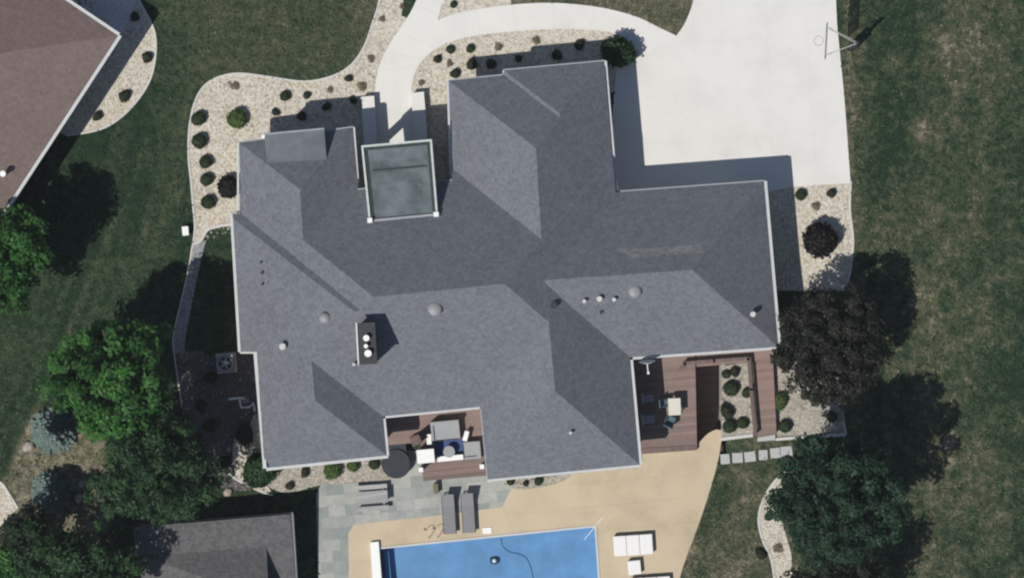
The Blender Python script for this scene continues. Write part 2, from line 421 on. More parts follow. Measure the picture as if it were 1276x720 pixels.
STONE = [(394, 616), (400, 603), (470, 599), (496, 590), (500, 560), (607, 570), (612, 592), (638, 596), (638, 604), (635, 622), (626, 631), (550, 641), (441, 653), (434, 664), (436, 800), (398, 800)]
TRENCH = [(865, 452), (899, 455), (899, 560), (866, 564)]
SEG = [(290, 267), (300, 438)]

# terrain
def lawn_attr(px, py):
    n = lambda s, o=0.0: mnoise.noise(Vector((px / s + o, py / s - o, o)))
    dry, mot = .11 + .10 * n(60) + .16 * mnoise.noise(Vector(((px + .42 * py) / 11, (py - .42 * px) / 120, 5))), .48
    if px > 1045:                                     # rough meadow beyond the drive
        dry = .31 + .16 * n(45) + .12 * n(18, 3) + .07 * mnoise.noise(Vector((px / 9, py / 160, 4))); mot = .85
        strip = math.exp(-((px - 1112) / 38) ** 2)
        if py < 260: dry -= .30 * strip * smooth((260 - py) / 60)
        dry += .16 * math.exp(-((px - 1158) / 18) ** 2) * smooth((py - 180) / 80)
        dry += .22 * math.exp(-((px - 1215) / 32) ** 2) * smooth((160 - py) / 90)
        dry += .34 * math.exp(-((px - 1058) / 10) ** 2) * (1 if py < 340 else 0)
        dry -= .15 * smooth((px - 1225) / 30) * smooth((py - 90) / 60)
        for cx, cy, r, a in ((1112, 80, 14, .5), (1148, 165, 13, .55), (1085, 105, 8, .4), (1186, 553, 6, 1.1), (1184, 515, 5, .9), (1187, 575, 6, 1.0), (1189, 545, 4, 1.2), (1225, 565, 26, .25), (1175, 60, 22, .2), (1190, 640, 18, .2), (1245, 645, 18, .2)):
            dry += a * math.exp(-(((px - cx) / r) ** 2 + ((py - cy) / (r * 1.2)) ** 2))
        dry += .20 * mnoise.noise(Vector((px / 11, py / 90, 9))) + .14 * mnoise.noise(Vector((px / 24, py / 30, 6))) + .08 * mnoise.noise(Vector((px / 7, py / 9, 2)))
        if px > 1180 and py > 430 and py < 560: dry -= .08
    elif 630 < px < 875 and py < 70:                  # parched triangle beside the drive
        dry = .66 + .15 * n(30); mot = .5
    elif 190 < px < 480 and py < 105:                 # front lawn
        e = min(1, max(0, (px - 205) / 70)); dry = .18 + .17 * e + .10 * n(40); mot = .55
        dry += .22 * smooth((px - 420) / 40) + .14 * mnoise.noise(Vector((px / 70, py / 12, 8)))
    elif px < 300 and py < 320:                       # swale between the houses
        dry = .05 + .12 * n(40); mot = .5; dry += .20 * mnoise.noise(Vector(((px + .25 * py) / 10, py / 110, 5)))
        band = px - (232 - .12 * py)
        dry += .22 * math.exp(-((px - (228 - .16 * (py - 100))) / 24) ** 2) * smooth((py - 60) / 80)
        dry -= .07 * math.exp(-((px - (196 - .1 * py)) / 22) ** 2)
    if 840 < px < 1000 and py > 540:                  # worn lawn by the pool terrace
        dry = .46 + .26 * n(35, 2) + .1 * n(14, 5); mot = .7
        dry += .18 * smooth((py - 640) / 60)
        dry -= .16 * math.exp(-((px - (905 - .25 * (py - 580))) / 16) ** 2)
    if px < 135 and py > 490:                         # bare tan soil near the spruces
        d = (px - (75 - .45 * (py - 500)))
        s_ = smooth((py - 500) / 30) * smooth((px + 25 - .55 * (640 - py) * .6) / 30)
        dry += .68 * s_ * (1 + .35 * n(20))
    # pale worn line of the drainage swale, its ditch shadow painted beside it as darker grass
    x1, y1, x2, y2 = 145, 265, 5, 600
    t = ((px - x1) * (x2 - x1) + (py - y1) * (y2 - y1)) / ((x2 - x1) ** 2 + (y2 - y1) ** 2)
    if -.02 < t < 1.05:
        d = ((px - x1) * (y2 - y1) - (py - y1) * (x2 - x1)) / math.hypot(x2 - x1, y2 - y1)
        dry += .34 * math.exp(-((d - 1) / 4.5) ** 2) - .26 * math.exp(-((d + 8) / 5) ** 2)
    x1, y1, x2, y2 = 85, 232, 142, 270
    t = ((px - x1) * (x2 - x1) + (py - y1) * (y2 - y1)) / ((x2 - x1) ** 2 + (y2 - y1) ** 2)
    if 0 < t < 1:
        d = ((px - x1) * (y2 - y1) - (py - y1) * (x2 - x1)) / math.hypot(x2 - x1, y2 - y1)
        dry -= .14 * math.exp(-(d / 4) ** 2)  # side branch of the swale: ditch shadow painted as darker grass
    f = smooth((py + 130) / 110)                      # beyond the photographed lot all lawns are alike
    dry = .22 + .1 * n(60) if f <= 0 else dry * f + (.22 + .1 * n(60)) * (1 - f)
    return dry, mot
def grow(poly, d):
    cx = sum(p[0] for p in poly) / len(poly); cy = sum(p[1] for p in poly) / len(poly)
    out = []
    for x, y in poly:
        out.append((x + d * (1 if x > cx else -1), y + d * (1 if y > cy else -1)))
    return out
def ground():
    xs = [-400, -150, -70, -42]; x = -32.0
    while x <= 32.01: xs.append(x); x += .25
    xs += [42, 70, 150, 400]
    ys = [-400, -150, -60, -32]; y = -22.0
    while y <= 22.01: ys.append(y); y += .25
    ys += [32, 60, 150, 400]
    sink = [grow(TAN_HOLE, 8), grow(TRENCH, 7)]
    vs, dry, mot = [], [], []
    for y in ys:
        for x in xs:
            px, py = x / S + 638, 360 - y / S
            z = gz(y)
            for k, q in enumerate(sink):
                if inside((px, py), q): z = -3.2
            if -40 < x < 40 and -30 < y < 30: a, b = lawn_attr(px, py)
            else: a, b = .3, .6
            vs.append((x, y, z)); dry.append(a); mot.append(b)
    nx = len(xs); fs = []
    for j in range(len(ys) - 1):
        for i in range(nx - 1):
            fs.append((j * nx + i, j * nx + i + 1, (j + 1) * nx + i + 1, (j + 1) * nx + i))
    me = bpy.data.meshes.new('lawn'); me.from_pydata(vs, [], fs); me.update()
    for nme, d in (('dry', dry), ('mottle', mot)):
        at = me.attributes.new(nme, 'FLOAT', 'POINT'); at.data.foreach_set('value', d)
    me.materials.append(M['grass'])
    o = bpy.data.objects.new('lawn', me); COL.objects.link(o); o['kind'] = 'structure'
ground()

sheet('gravel_bed_ground', [FRONT, FRONT2], M['gravel'], .012)
sheet('gravel_bed_ground', [NEIGH], M['gravel'], .012)
sheet('side_path', [[(50, -30), (158, -30), (170, 2), (166, 14), (150, 46), (130, 46), (80, 10)]], M['pier'], .03)
sheet('gravel_bed_ground', [EAST], M['gravel'], .012)
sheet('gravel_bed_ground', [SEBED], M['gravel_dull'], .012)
sheet('gravel_bed_ground', [CRES], M['gravel'], .012)
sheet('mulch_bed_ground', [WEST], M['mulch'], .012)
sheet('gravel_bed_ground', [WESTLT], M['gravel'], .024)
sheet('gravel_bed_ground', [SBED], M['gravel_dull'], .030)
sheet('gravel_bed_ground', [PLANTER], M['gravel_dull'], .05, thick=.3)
sheet('gravel_path', [SWPATH], M['gravel'], .012)
sheet('garden_path', [PATH], M['grey_path'], .026)
sheet('front_walkway', [WALK], M['walk'], .03, thick=.08)
sheet('driveway', [DRIVE], M['driveway'], .022, thick=.06)
sheet('pool_terrace', [TAN], M['tan'], .02, holes=[TAN_HOLE], flat=-.5)
sheet('stone_terrace', [STONE], M['stone'], .012, flat=-.5)
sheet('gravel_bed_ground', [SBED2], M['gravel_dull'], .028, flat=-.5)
# faint saw-cut joints
def strips(name, segs, w, mat, dz, flat=None):
    b = MB()
    for a, c in segs:
        p, q = G(*a), G(*c)
        if flat is not None: p.z = q.z = flat
        d = (q - p); d.z = 0; d.normalize(); u = Vector((-d.y, d.x, 0)) * w / 2; up = Vector((0, 0, dz))
        b.face([p - u + up, q - u + up, q + u + up, p + u + up])
    o = b.build(name, mat); o['kind'] = 'structure'; return o
strips('driveway_joint_lines', [((862, 10), (876, 229)), ((952, -30), (964, 222)), ((800, 122), (1050, 103)), ((797, 60), (1045, 38)), ((798, 180), (1056, 164)), ((913, -30), (924, 225)), ((1000, -30), (1018, 226))], .012, M['joint'], .027)
strips('walkway_joint_lines', [((497, 40), (547, 62)), ((472, 88), (522, 84)), ((516, 8), (556, 22)), ((592, 13), (600, 46)), ((640, 7), (644, 40)), ((690, 5), (690, 38)), ((742, 10), (734, 38)), ((480, 65), (530, 76))], .02, M['joint'], .035)
strips('terrace_joint_lines', [((790, 600), (794, 640)), ((628, 632), (640, 664)), ((700, 604), (866, 590)), ((640, 640), (870, 618)), ((756, 660), (870, 650)), ((436, 700), (464, 697)), ((500, 650), (503, 678))], .012, M['tan_joint'], .0255, -.5)

def kerb(pts, w=.10, h=.05):
    b = MB(); b.ribbon([G(*p) for p in pts], w, h)
    o = b.build('bed_kerb', M['kerb']); o['kind'] = 'structure'
kerb(FRONT_EDGE); kerb(NEIGH_EDGE); kerb(EAST_EDGE); kerb(CRES_EDGE)
kerb(curve([(241, 303), (250, 300), (258, 287), (272, 282), (290, 279)]), .14, .06)
kerb([(898, 547), (938, 542)], .16, .1); kerb([(966, 547), (1054, 541)], .14, .1); kerb([(1054, 541), (1051, 524)], .1, .1)
kerb(curve([(244, 300), (240, 305), (236, 330), (229, 362), (221, 395), (216, 420), (217, 440), (226, 500), (238, 565), (262, 604)]), .07, .04)
kerb(curve([(-10, 597), (2, 602), (11, 615), (22, 633)]), .12, .05)
kerb(curve([(285, 590), (300, 600), (330, 614), (340, 616)]), .1, .05)
kerb(curve([(962, 470), (968, 500), (966, 546)]), .08, .06)

# ------------------------------------------------------------------ hip roofs
def aff(a, b, ze, slope):
    """height plane rising inwards from eave line a->b (clockwise seen in the picture)"""
    d = (b - a); d.normalize(); n = Vector((d.y, -d.x)) # right-hand side of a clockwise walk = inside
    return (slope * n.x, slope * n.y, ze - slope * n.dot(a))
def ev(f, p): return f[0] * p[0] + f[1] * p[1] + f[2]
def clip(poly, f):
    out = []
    for i in range(len(poly)):
        p, q = poly[i], poly[(i + 1) % len(poly)]; a, b = ev(f, p), ev(f, q)
        if a >= 0: out.append(p)
        if (a >= 0) != (b >= 0):
            t = a / (a - b); out.append((p[0] + (q[0] - p[0]) * t, p[1] + (q[1] - p[1]) * t))
    return out
def area(p):
    return abs(sum(p[i][0] * p[(i + 1) % len(p)][1] - p[(i + 1) % len(p)][0] * p[i][1] for i in range(len(p)))) / 2
def minus(polys, planes):
    res = []
    for rem in polys:
        for f in planes:
            o = clip(rem, tuple(-x for x in f))
            if len(o) > 2 and area(o) > 1e-4: res.append(o)
            rem = clip(rem, f)
            if len(rem) < 3 or area(rem) < 1e-4: rem = None; break
    return res
def hip_roof(name, blocks, cuts, mat, parent, skirt=.22, ze0=None):
    B = []
    for pts, sl, ze in blocks:
        q = [P(*p, ze).xy for p in pts]        # NW, NE, SE, SW: clockwise
        planes = [aff(q[i], q[(i + 1) % 4], ze, sl[i]) for i in range(4)]
        B.append((q, planes, ze))
    C = []
    for c in cuts:
        q = [P(*p, 3).xy for p in c]
        C.append([aff(q[i], q[(i + 1) % len(q)], 0, 1) for i in range(len(q))])
    bm = bmesh.new()
    for i, (q, planes, ze) in enumerate(B):
        for k in range(4):
            poly = [tuple(p) for p in q]
            for m_ in range(4):
                if m_ != k: poly = clip(poly, tuple(a - b for a, b in zip(planes[m_], planes[k])))
            if len(poly) < 3: continue
            pieces = [poly]
            for j, (q2, pl2, ze2) in enumerate(B):
                if j == i: continue
                e = 1e-4 if j < i else -1e-4
                fs = [tuple(a - b for a, b in zip(f, planes[k])) for f in pl2]
                fs = [(f[0], f[1], f[2] + e) for f in fs]
                fs += [aff(q2[n_], q2[(n_ + 1) % 4], 0, 1) for n_ in range(4)]
                pieces = minus(pieces, fs)
            for c in C: pieces = minus(pieces, c)
            for pc in pieces:
                if area(pc) < 1e-3: continue
                try: bm.faces.new([bm.verts.new((p[0], p[1], ev(planes[k], p))) for p in pc])
                except ValueError: pass
    bmesh.ops.remove_doubles(bm, verts=bm.verts, dist=.002)
    bmesh.ops.recalc_face_normals(bm, faces=bm.faces)
    for f in bm.faces:
        if f.normal.z < 0: f.normal_flip()
    edges = [e for e in bm.edges if len(e.link_faces) == 1]
    r = bmesh.ops.extrude_edge_only(bm, edges=edges)
    zb = (ze0 if ze0 is not None else blocks[0][2]) - skirt
    for v in r['geom']:
        if isinstance(v, bmesh.types.BMVert): v.co.z = max(zb, v.co.z - .35)
    me = bpy.data.meshes.new(name); bm.to_mesh(me); bm.free(); me.materials.append(mat)
    o = bpy.data.objects.new(name, me); COL.objects.link(o); o.parent = parent
    def height(px, py):
        best = -9
        for q, planes, ze in B:
            z = 4.0
            for _ in range(4):
                p = P(px, py, z).xy; z = min(ev(f, p) for f in planes)
            best = max(best, z)
        return best
    return o, height

def offset_poly(pts, d):
    """shrink a clockwise-in-picture outline given as world xy"""
    n = len(pts); out = []
    for i in range(n):
        a, b, c = pts[i - 1], pts[i], pts[(i + 1) % n]
        d1 = (b - a).normalized(); d2 = (c - b).normalized()
        n1 = Vector((d1.y, -d1.x)); n2 = Vector((d2.y, -d2.x))
        k = 1 + n1.dot(n2)
        out.append(b + (n1 + n2) * (d / max(k, .3)))
    return out
def wall_shell(outline, z0, z1, inset):
    pts = offset_poly(outline, inset); b = MB(); n = len(pts)
    for i in range(n):
        p, q = pts[i], pts[(i + 1) % n]; b.face([(p.x, p.y, z0), (q.x, q.y, z0), (q.x, q.y, z1), (p.x, p.y, z1)])
    return b, pts
def cap_poly(b, pts, z):
    vs = [Vector((p.x, p.y, 0)) for p in pts]
    for t in tessellate_polygon([vs]): b.face([(vs[i].x, vs[i].y, z) for i in t])

ZE, PI_ = 2.85, .68
p = PI_
house = thing('house', 'large house with sprawling blue-grey hip roof between driveway and pool', 'house', (0, 0, 0))
blocks = [
    # NW, NE, SE, SW corners of each eave rectangle; slopes N, E, S, W
    ([(299, 236.5), (773, 189.7), (783, 488.5), (311, 535)], (p, p, p, .90 * p), ZE),           # main, north stretch
    ([(284, 267.5), (774.1, 221), (783, 488.5), (300, 535.5)], (p, p, p, .87 * p), ZE),             # main, stepped west eave
    ([(559, 101), (757, 81), (783, 428), (573, 436)], (p, 1.0 * p, p, .93 * p), ZE),       # north wing
    ([(628, 88), (753, 76.5), (774, 300), (636, 300)], (p, 1.0 * p, p, .93 * p), ZE),      # step of the north wing
    ([(570, 254), (952, 226), (970, 432), (570, 460)], (p, p, p, p), ZE),                   # garage wing
    ([(575, 250), (768, 250), (797, 578.5), (608, 597)], (p, p, .94 * p, 1.05 * p), ZE),    # south wing
    ([(294, 355), (461, 350), (482, 567), (308.5, 585)], (p, p, p, .85 * p), ZE),           # south-west wing
    ([(298, 178), (440, 159), (458, 360), (304, 375)], (p, p, p, .90 * p), ZE),             # north-west wing
]
cuts = [
    [(751.6, 60), (1000, 60), (1000, 222.6), (767, 239.6)],
    [(446, 150), (563, 150), (563.5, 225.5), (446, 237)],
    [(240, 262), (290, 267), (300, 438), (240, 438)],
    [(240, 438), (321, 438), (334, 640), (250, 640)],
]
roof, RZ = hip_roof('roof', blocks, cuts, M['roof'], house, .22)
# chunks along the outline: start point, end point (pixels), width, raise, white?
OUT = [(298, 178), (440, 159), (446, 237), (563.5, 225.5), (559, 101), (628, 94), (628, 88), (753, 76.5), (767, 239.6), (952, 226), (970, 432), (785, 445), (797, 578.5), (608, 597), (599, 505), (477, 517), (482, 567), (333, 582.5), (321, 438), (300, 438), (290, 267), (298, 265)]
outw = [P(*q, ZE).xy for q in OUT]
EDGE = {0: (.06, 0, 0), 1: (.08, 0, 1), 2: (.06, .38, 0), 3: (.10, 0, 1), 4: (.06, 0, 0), 5: (.06, 0, 1), 6: (.06, 0, 0), 7: (.12, 0, 1), 8: (.06, 0, 0), 9: (.14, 0, 1), 10: (.12, 0, 1), 11: (.13, 0, 1), 12: (.11, 0, 1), 13: (.05, 0, 0), 14: (.16, 0, 1), 15: (.11, 0, 1), 16: (.14, 0, 1), 17: (.18, .3, 1), 18: (.09, .0, 1), 19: (.13, 0, 1), 20: (.09, 0, 0), 21: (.10, 0, 1)}
for i in range(len(OUT)):
    w, up, white = EDGE[i]
    a, b2 = outw[i], outw[(i + 1) % len(OUT)]
    d = (b2 - a).normalized(); nrm = Vector((-d.y, d.x))       # outwards
    c = (a + b2) / 2 + nrm * (w / 2 + .004); L = (b2 - a).length
    g = MB(); zc = ZE - .07 + up
    ang = math.atan2(d.y, d.x)
    # open trough: floor and front lip and back
    g.box((c.x, c.y, zc), (L + (.02 if i % 2 else w * .9), w, .13), ang)
    g.build('gutter', M['gutter'] if white else M['gutter_grey'], house)
# walls, soffit
wb, wp = wall_shell(outw, -.9, ZE - .2, .42)
wb.build('wall', M['wall'], house)
sb = MB(); cap_poly(sb, offset_poly(outw, .03), ZE - .205); sb.build('soffit', M['soffit'], house)
def wall_panel(i, t, w, z0, z1, name, mat, inner=None, thick=.06):
    a, b2 = wp[i], wp[(i + 1) % len(wp)]; d = (b2 - a).normalized(); nrm = Vector((-d.y, d.x)); c = a + (b2 - a) * t
    q = MB(); cc = c + nrm * .03; q.box((cc.x, cc.y, (z0 + z1) / 2), (w, thick, z1 - z0), math.atan2(d.y, d.x))
    o = q.build(name, mat, house)
    if inner:
        q = MB(); cc = c + nrm * .05; q.box((cc.x, cc.y, (z0 + z1) / 2), (w - .14, thick, z1 - z0 - .14), math.atan2(d.y, d.x)); q.build(*inner, o)
    return o
for t in (.2, .5, .8): wall_panel(8, t, 2.3, .05, 2.25, 'garage_door', M['white'])
for i, t in ((0, .3), (0, .7), (4, .5), (7, .3), (9, .4), (9, .7), (10, .3), (10, .75), (12, .25), (12, .75), (14, .5), (16, .3), (16, .7), (19, .3), (19, .7), (17, .5)):
    wall_panel(i, t, 1.3, .75, 2.15, 'window', M['white'], ('pane', M['glass']))
wall_panel(2, .42, 1.1, .05, 2.15, 'front_door', M['dark'])
wall_panel(14, .8, 1.8, .08, 2.2, 'patio_door', M['white'], ('pane', M['glass']))

# shed dormer with flat membrane on the north-west wing
def rp(px, py, up=0.0):
    z = RZ(px, py); v = P(px, py, z); v.z += up; return v
dm = MB()
top = [P(329, 168, ZE + .95), P(404, 161, ZE + .95), rp(407, 199, .03), rp(333, 203, .03)]
low = [Vector((v.x, v.y, min(v.z, ZE + .1) - .5)) for v in top]
dm.hexa([low[3], low[2], low[1], low[0]], [top[3], top[2], top[1], top[0]])
dorm = dm.build('dormer', M['panel'], house)
tb = MB(); tb.tube([top[0] + Vector((0, .03, .02)), top[1] + Vector((0, .03, .02))], .05, 6); tb.build('fascia', M['gutter_grey'], dorm)
tb = MB(); v = P(328, 170.5, ZE + .92); tb.box(v, (.17, .17, .17), ROT); tb.build('gutter_outlet', M['white'], dorm)
# flat entry canopy with raised rim
cz = 4.48
cq = [(450, 181.5), (538, 173.5), (545.8, 268.5), (459.7, 276.5)]
cw = [P(*q, cz).xy for q in cq]
can = MB(); can.prism([tuple(v) for v in offset_poly(cw, .16)], 3.55, cz - .16)
canopy = can.build('entry_canopy', M['canopy'], house)
def rim(poly_out, poly_in, z0, z1):
    b = MB()
    for i in range(4):
        j = (i + 1) % 4
        if i == 2: continue
        b.hexa([(*poly_in[i], z0), (*poly_in[j], z0), (*poly_out[j], z0), (*poly_out[i], z0)], [(*poly_in[i], z1), (*poly_in[j], z1), (*poly_out[j], z1), (*poly_out[i], z1)])
    return b
rim(cw, offset_poly(cw, .10), 3.55, cz).build('rim', M['canopy_frame'], canopy)
rim(offset_poly(cw, .105), offset_poly(cw, .25), 3.6, cz - .10).build('rim_lining', M['canopy_gap'], canopy)
q1, q2 = P(455, 213.5, cz - .15), P(541, 206, cz - .15)
b = MB(); d = (q2 - q1); b.box((q1 + q2) / 2, (d.length - .7, .09, .05), math.atan2(d.y, d.x)); b.build('seam', M['canopy_gap'], canopy)
q1, q2 = P(463, 275, cz - .13), P(542, 267.5, cz - .13)
b = MB(); d = (q2 - q1); b.box((q1 + q2) / 2, (d.length, .11, .08), math.atan2(d.y, d.x)); b.build('edge_flashing', M['gutter_grey'], canopy)
for q in ((461, 274.5), (543.7, 267)):
    b = MB(); v = P(*q, cz); b.box((v.x, v.y, cz - .05), (.24, .24, .3), ROT); b.build('corner_cap', M['white'], canopy, .02)
for q in ((455, 186), (534, 178.5)):
    b = MB(); v = P(*q, cz); b.box((v.x, v.y, 1.77), (.3, .3, 3.55), ROT); b.build('post', M['white'], canopy)
b = MB(); b.face([rp(*q, .012) for q in ((764, 309), (800, 310), (872, 304), (877, 314), (830, 318), (790, 322))]); b.build('worn_patch', M['roof_worn'], roof)
# chimney with three caps
cc = rp(459.5, 427)
chz = RZ(459.5, 404) + 1.15
b = MB(); b.box((cc.x, cc.y, chz - 1.3), (.70, 1.84, 2.6), R(3)); chim = b.build('chimney', M['wall_brown'], house)
b = MB(); b.box((cc.x, cc.y, chz + .02), (.86, 1.98, .07), R(3)); b.build('chimney_top', M['dark'], chim)
b = MB(); b.box((cc.x - .455, cc.y, chz + .02), (.05, 1.98, .08), R(3)); b.build('sunlit_side_strip', M['white'], chim)  # white strip stands in for the chimney's sunlit west side
for dx, dy, r in ((-.02, .26, .15), (-.04, -.12, .10), (.06, -.46, .17)):
    b = MB(); b.cyl((cc.x + dx, cc.y + dy, chz + .05), r * .7, .22, 14); b.cyl((cc.x + dx, cc.y + dy, chz + .28), r, .05, 14); b.build('chimney_cap', M['white'], chim)
# roof furniture
for px, py, r in ((405, 396, .27), (542, 385, .34), (791, 363, .32)):
    v = rp(px, py); b = MB(); b.cyl((v.x, v.y, v.z - .25), r * .95, .36, 18); b.dome((v.x, v.y, v.z + .11), r, .16); b.build('sun_tunnel', M['vent_grey'], house, smooth_=False)
for px, py, w in ((353, 431, .34), (728, 375, .2), (747, 372, .28), (765, 373, .2), (938, 391, .28), (441.5, 453.5, .16), (711, 538.5, .17)):
    v = rp(px, py); b = MB(); b.cyl((v.x, v.y, v.z - .2), w * .36, .55, 12); pipe = b.build('vent_pipe', M['gutter'], house)
    b = MB(); b.cyl((v.x, v.y, v.z + .3), w * .55, .1, 12, w * .4); b.build('pipe_cap', M['pier'], pipe)
for px, py, w in ((690, 380, .34), (749, 389, .16), (325, 327, .12), (326.5, 340, .16), (327, 354, .13)):
    v = rp(px, py); b = MB(); b.cyl((v.x, v.y, v.z - .1), w * .5, .26, 12); b.build('vent_pipe', M['dark'], house)

# satellite dish on the eave over the deck
v = P(806, 447, ZE + .3)
dish = thing('satellite_dish', 'white satellite dish on the eave above the brown deck', 'dish', (v.x, v.y, ZE - .1), ROT)
b = MB(); b.tube([(0, 0, 0), (0, 0, .35), (0, -.25, .5)], .035); b.build('mast', M['steel'], dish)
b = MB()
for i in range(16):
    a0, a1 = 2 * math.pi * i / 16, 2 * math.pi * (i + 1) / 16
    f = lambda a, r: (r * .42 * math.cos(a), -.22 + .10 * r * r - .12 * r * math.sin(a) * .6, .55 + r * .40 * math.sin(a))
    b.face([f(a0, .0), f(a0, .5), f(a1, .5)]); b.face([f(a0, .5), f(a0, 1), f(a1, 1), f(a1, .5)])
b.build('reflector', M['white'], dish)
b = MB(); b.tube([(0, -.2, .35), (0, -.65, .5)], .03); b.box((0, -.68, .52), (.1, .12, .1)); b.build('feed_arm', M['white'], dish)

# ------------------------------------------------------------------ neighbour house
nh = thing('house', 'neighbouring house with brown shingle hip roof and white gutters', 'house', (0, 0, 0))
NZ = 3.0
nb = [((147, 45), (5, 262))]
e1 = Vector((-.83, -.557)); e2 = Vector((-.547, .837))
c0 = Vector((147, 45)); cN = c0 + e1 * 620; cS = c0 + e2 * 560; cW = cN + e2 * 560
nr, NRZ = hip_roof('roof', [([tuple(cN), tuple(c0), tuple(cS), tuple(cW)], (.42, .40, .42, .42), NZ)], [], M['roof_brown'], nh, .22)
no = [P(*q, NZ).xy for q in (cN, c0, cS, cW)]
for i in range(4):
    a, b2 = no[i], no[(i + 1) % 4]; d = (b2 - a).normalized(); nrm = Vector((-d.y, d.x)); c = (a + b2) / 2 + nrm * .085
    g = MB(); g.box((c.x, c.y, NZ - .08), ((b2 - a).length + .15 * (i % 2), .16, .13), math.atan2(d.y, d.x)); g.build('gutter', M['gutter'], nh)
wb, wpn = wall_shell(no, -.6, NZ - .2, .5); wb.build('wall', M['wall_brown'], nh)
sb = MB(); cap_poly(sb, offset_poly(no, .03), NZ - .205); sb.build('soffit', M['soffit'], nh)
for i, t in ((0, .9), (0, .7), (1, .15), (1, .4), (1, .7)):
    a, b2 = wpn[i], wpn[(i + 1) % 4]; d = (b2 - a).normalized(); nrm = Vector((-d.y, d.x)); c = a + (b2 - a) * t
    q = MB(); cc_ = c + nrm * .03; q.box((cc_.x, cc_.y, 1.5), (1.3, .06, 1.4), math.atan2(d.y, d.x)); w_ = q.build('window', M['white'], nh)
    q = MB(); cc_ = c + nrm * .05; q.box((cc_.x, cc_.y, 1.5), (1.16, .06, 1.26), math.atan2(d.y, d.x)); q.build('pane', M['glass'], w_)
z = NRZ(5, 217); v = P(5, 217, z + .2); b = MB(); b.cyl((v.x, v.y, z - .2), .10, .7, 12); vp = b.build('vent_pipe', M['white'], nh)
b = MB(); b.cyl((v.x, v.y, z + .5), .15, .08, 12); b.build('pipe_cap', M['white'], vp)

# ------------------------------------------------------------------ pool house
ph = thing('pool_house', 'small pool house with weathered grey shingle roof beside the terrace', 'shed', (0, 0, 0))
SZ = 1.0
pr, SRZ = hip_roof('roof', [([(168, 655), (364, 638.5), (374, 800), (178, 818)], (60, 60, .12, 60), SZ)], [], M['roof_shed'], ph, .2)
def sp(px, py, up=0.0):
    z = SRZ(px, py); v = P(px, py, z); v.z += up; return v
b = MB()
A, B_, C_, D_, E_ = sp(332, 681, -.02), sp(337.5, 745, 1.35), sp(337.5, 745, -.1), sp(172, 690, -.03), sp(178, 752, -.1)
b.face([A, B_, C_]); b.face([A, D_, B_]); b.face([D_, E_, B_]); b.face([B_, E_, C_]); b.face([A, C_, E_, D_])
b.build('dormer', M['roof_shed'], ph)  # rising wedge added so its east face casts a dark triangle on the roof
so = [P(*q, SZ).xy for q in ((168, 655), (364, 638.5), (374, 800), (178, 818))]
wb, _ = wall_shell(so, -.6, SZ + .03, .06); wb.build('wall', M['wall'], ph)
b = MB(); b.tube([sp(364.5, 639.5, -.05), sp(374.5, 799, -.05)], .05, 4); b.tube([sp(168.5, 655.5, -.05), sp(364.5, 639, -.05)], .05, 4); b.build('fascia', M['gutter_grey'], ph)

# ------------------------------------------------------------------ pool
pool = thing('swimming_pool', 'rectangular blue swimming pool set in the tan terrace', 'pool', (0, 0, 0))
pq = [P(*q, -.5).xy for q in TAN_HOLE]
b = MB()
for i in range(4):
    a, c = pq[i], pq[(i + 1) % 4]; b.face([(a.x, a.y, -.5), (c.x, c.y, -.5), (c.x, c.y, -1.5), (a.x, a.y, -1.5)])
b.face([(v.x, v.y, -1.5) for v in pq]); b.build('basin', M['liner'], pool)
b = MB(); ins = offset_poly(pq, 0); po = offset_poly(pq, -.07); pi2 = offset_poly(pq, .03)
for i in range(4):
    j = (i + 1) % 4
    b.hexa([(*pi2[i], -.52), (*pi2[j], -.52), (*po[j], -.52), (*po[i], -.52)], [(*pi2[i], -.44), (*pi2[j], -.44), (*po[j], -.44), (*po[i], -.44)])
b.build('coping', M['pier'], pool)
b = MB(); b.prism([tuple(P(*q, -.4).xy) for q in ((461.5, 675), (472, 674), (482, 800), (469, 800))], -.5, -.28); b.build('cover_box', M['white'], pool, .01)
b = MB(); b.prism([tuple(P(*q, -1).xy) for q in ((478, 686), (484, 685.5), (494, 790), (487, 790))], -1.49, -1.0); b.build('pool_step', M['liner_dark'], pool)
b = MB(); b.face([(v.x, v.y, -.62) for v in offset_poly(pq, .01)][::-1]); w = b.build('pool_water', M['water']); w['kind'] = 'structure'
v = P(616, 698, -1.4)
rob = thing('pool_cleaner', 'round robotic cleaner on the pool floor', 'pool cleaner', (v.x, v.y, -1.5))
b = MB(); b.cyl((0, 0, .03), .20, .14, 18, .16); b.build('body', M['dark'], rob)
b = MB(); b.dome((0, 0, .17), .11, .08); b.build('dome', M['white'], rob)
for x in (-.19, .19):
    b = MB(); b.box((x, 0, .08), (.05, .26, .14)); b.build('track', M['dark'], rob)
hs = [P(x, y, -1.95) for x, y in curve([(624, 670), (626, 679), (634, 686), (646, 689), (655, 694), (661, 706), (666, 730)], 5)]
b = MB(); b.tube([(v.x, v.y, -1.46) for v in hs], .02); o = b.build('pool_hose', M['liner_dark']); tag(o, 'dark hose curving across the pool floor', 'hose')
# cleaning pole laid over the corner
a, c = P(728, 672, -.3), P(752, 643, -.46)
b = MB(); b.tube([a, c], .022); pole = b.build('pool_pole', M['white']); tag(pole, 'white cleaning pole laid across the far pool corner', 'pole')
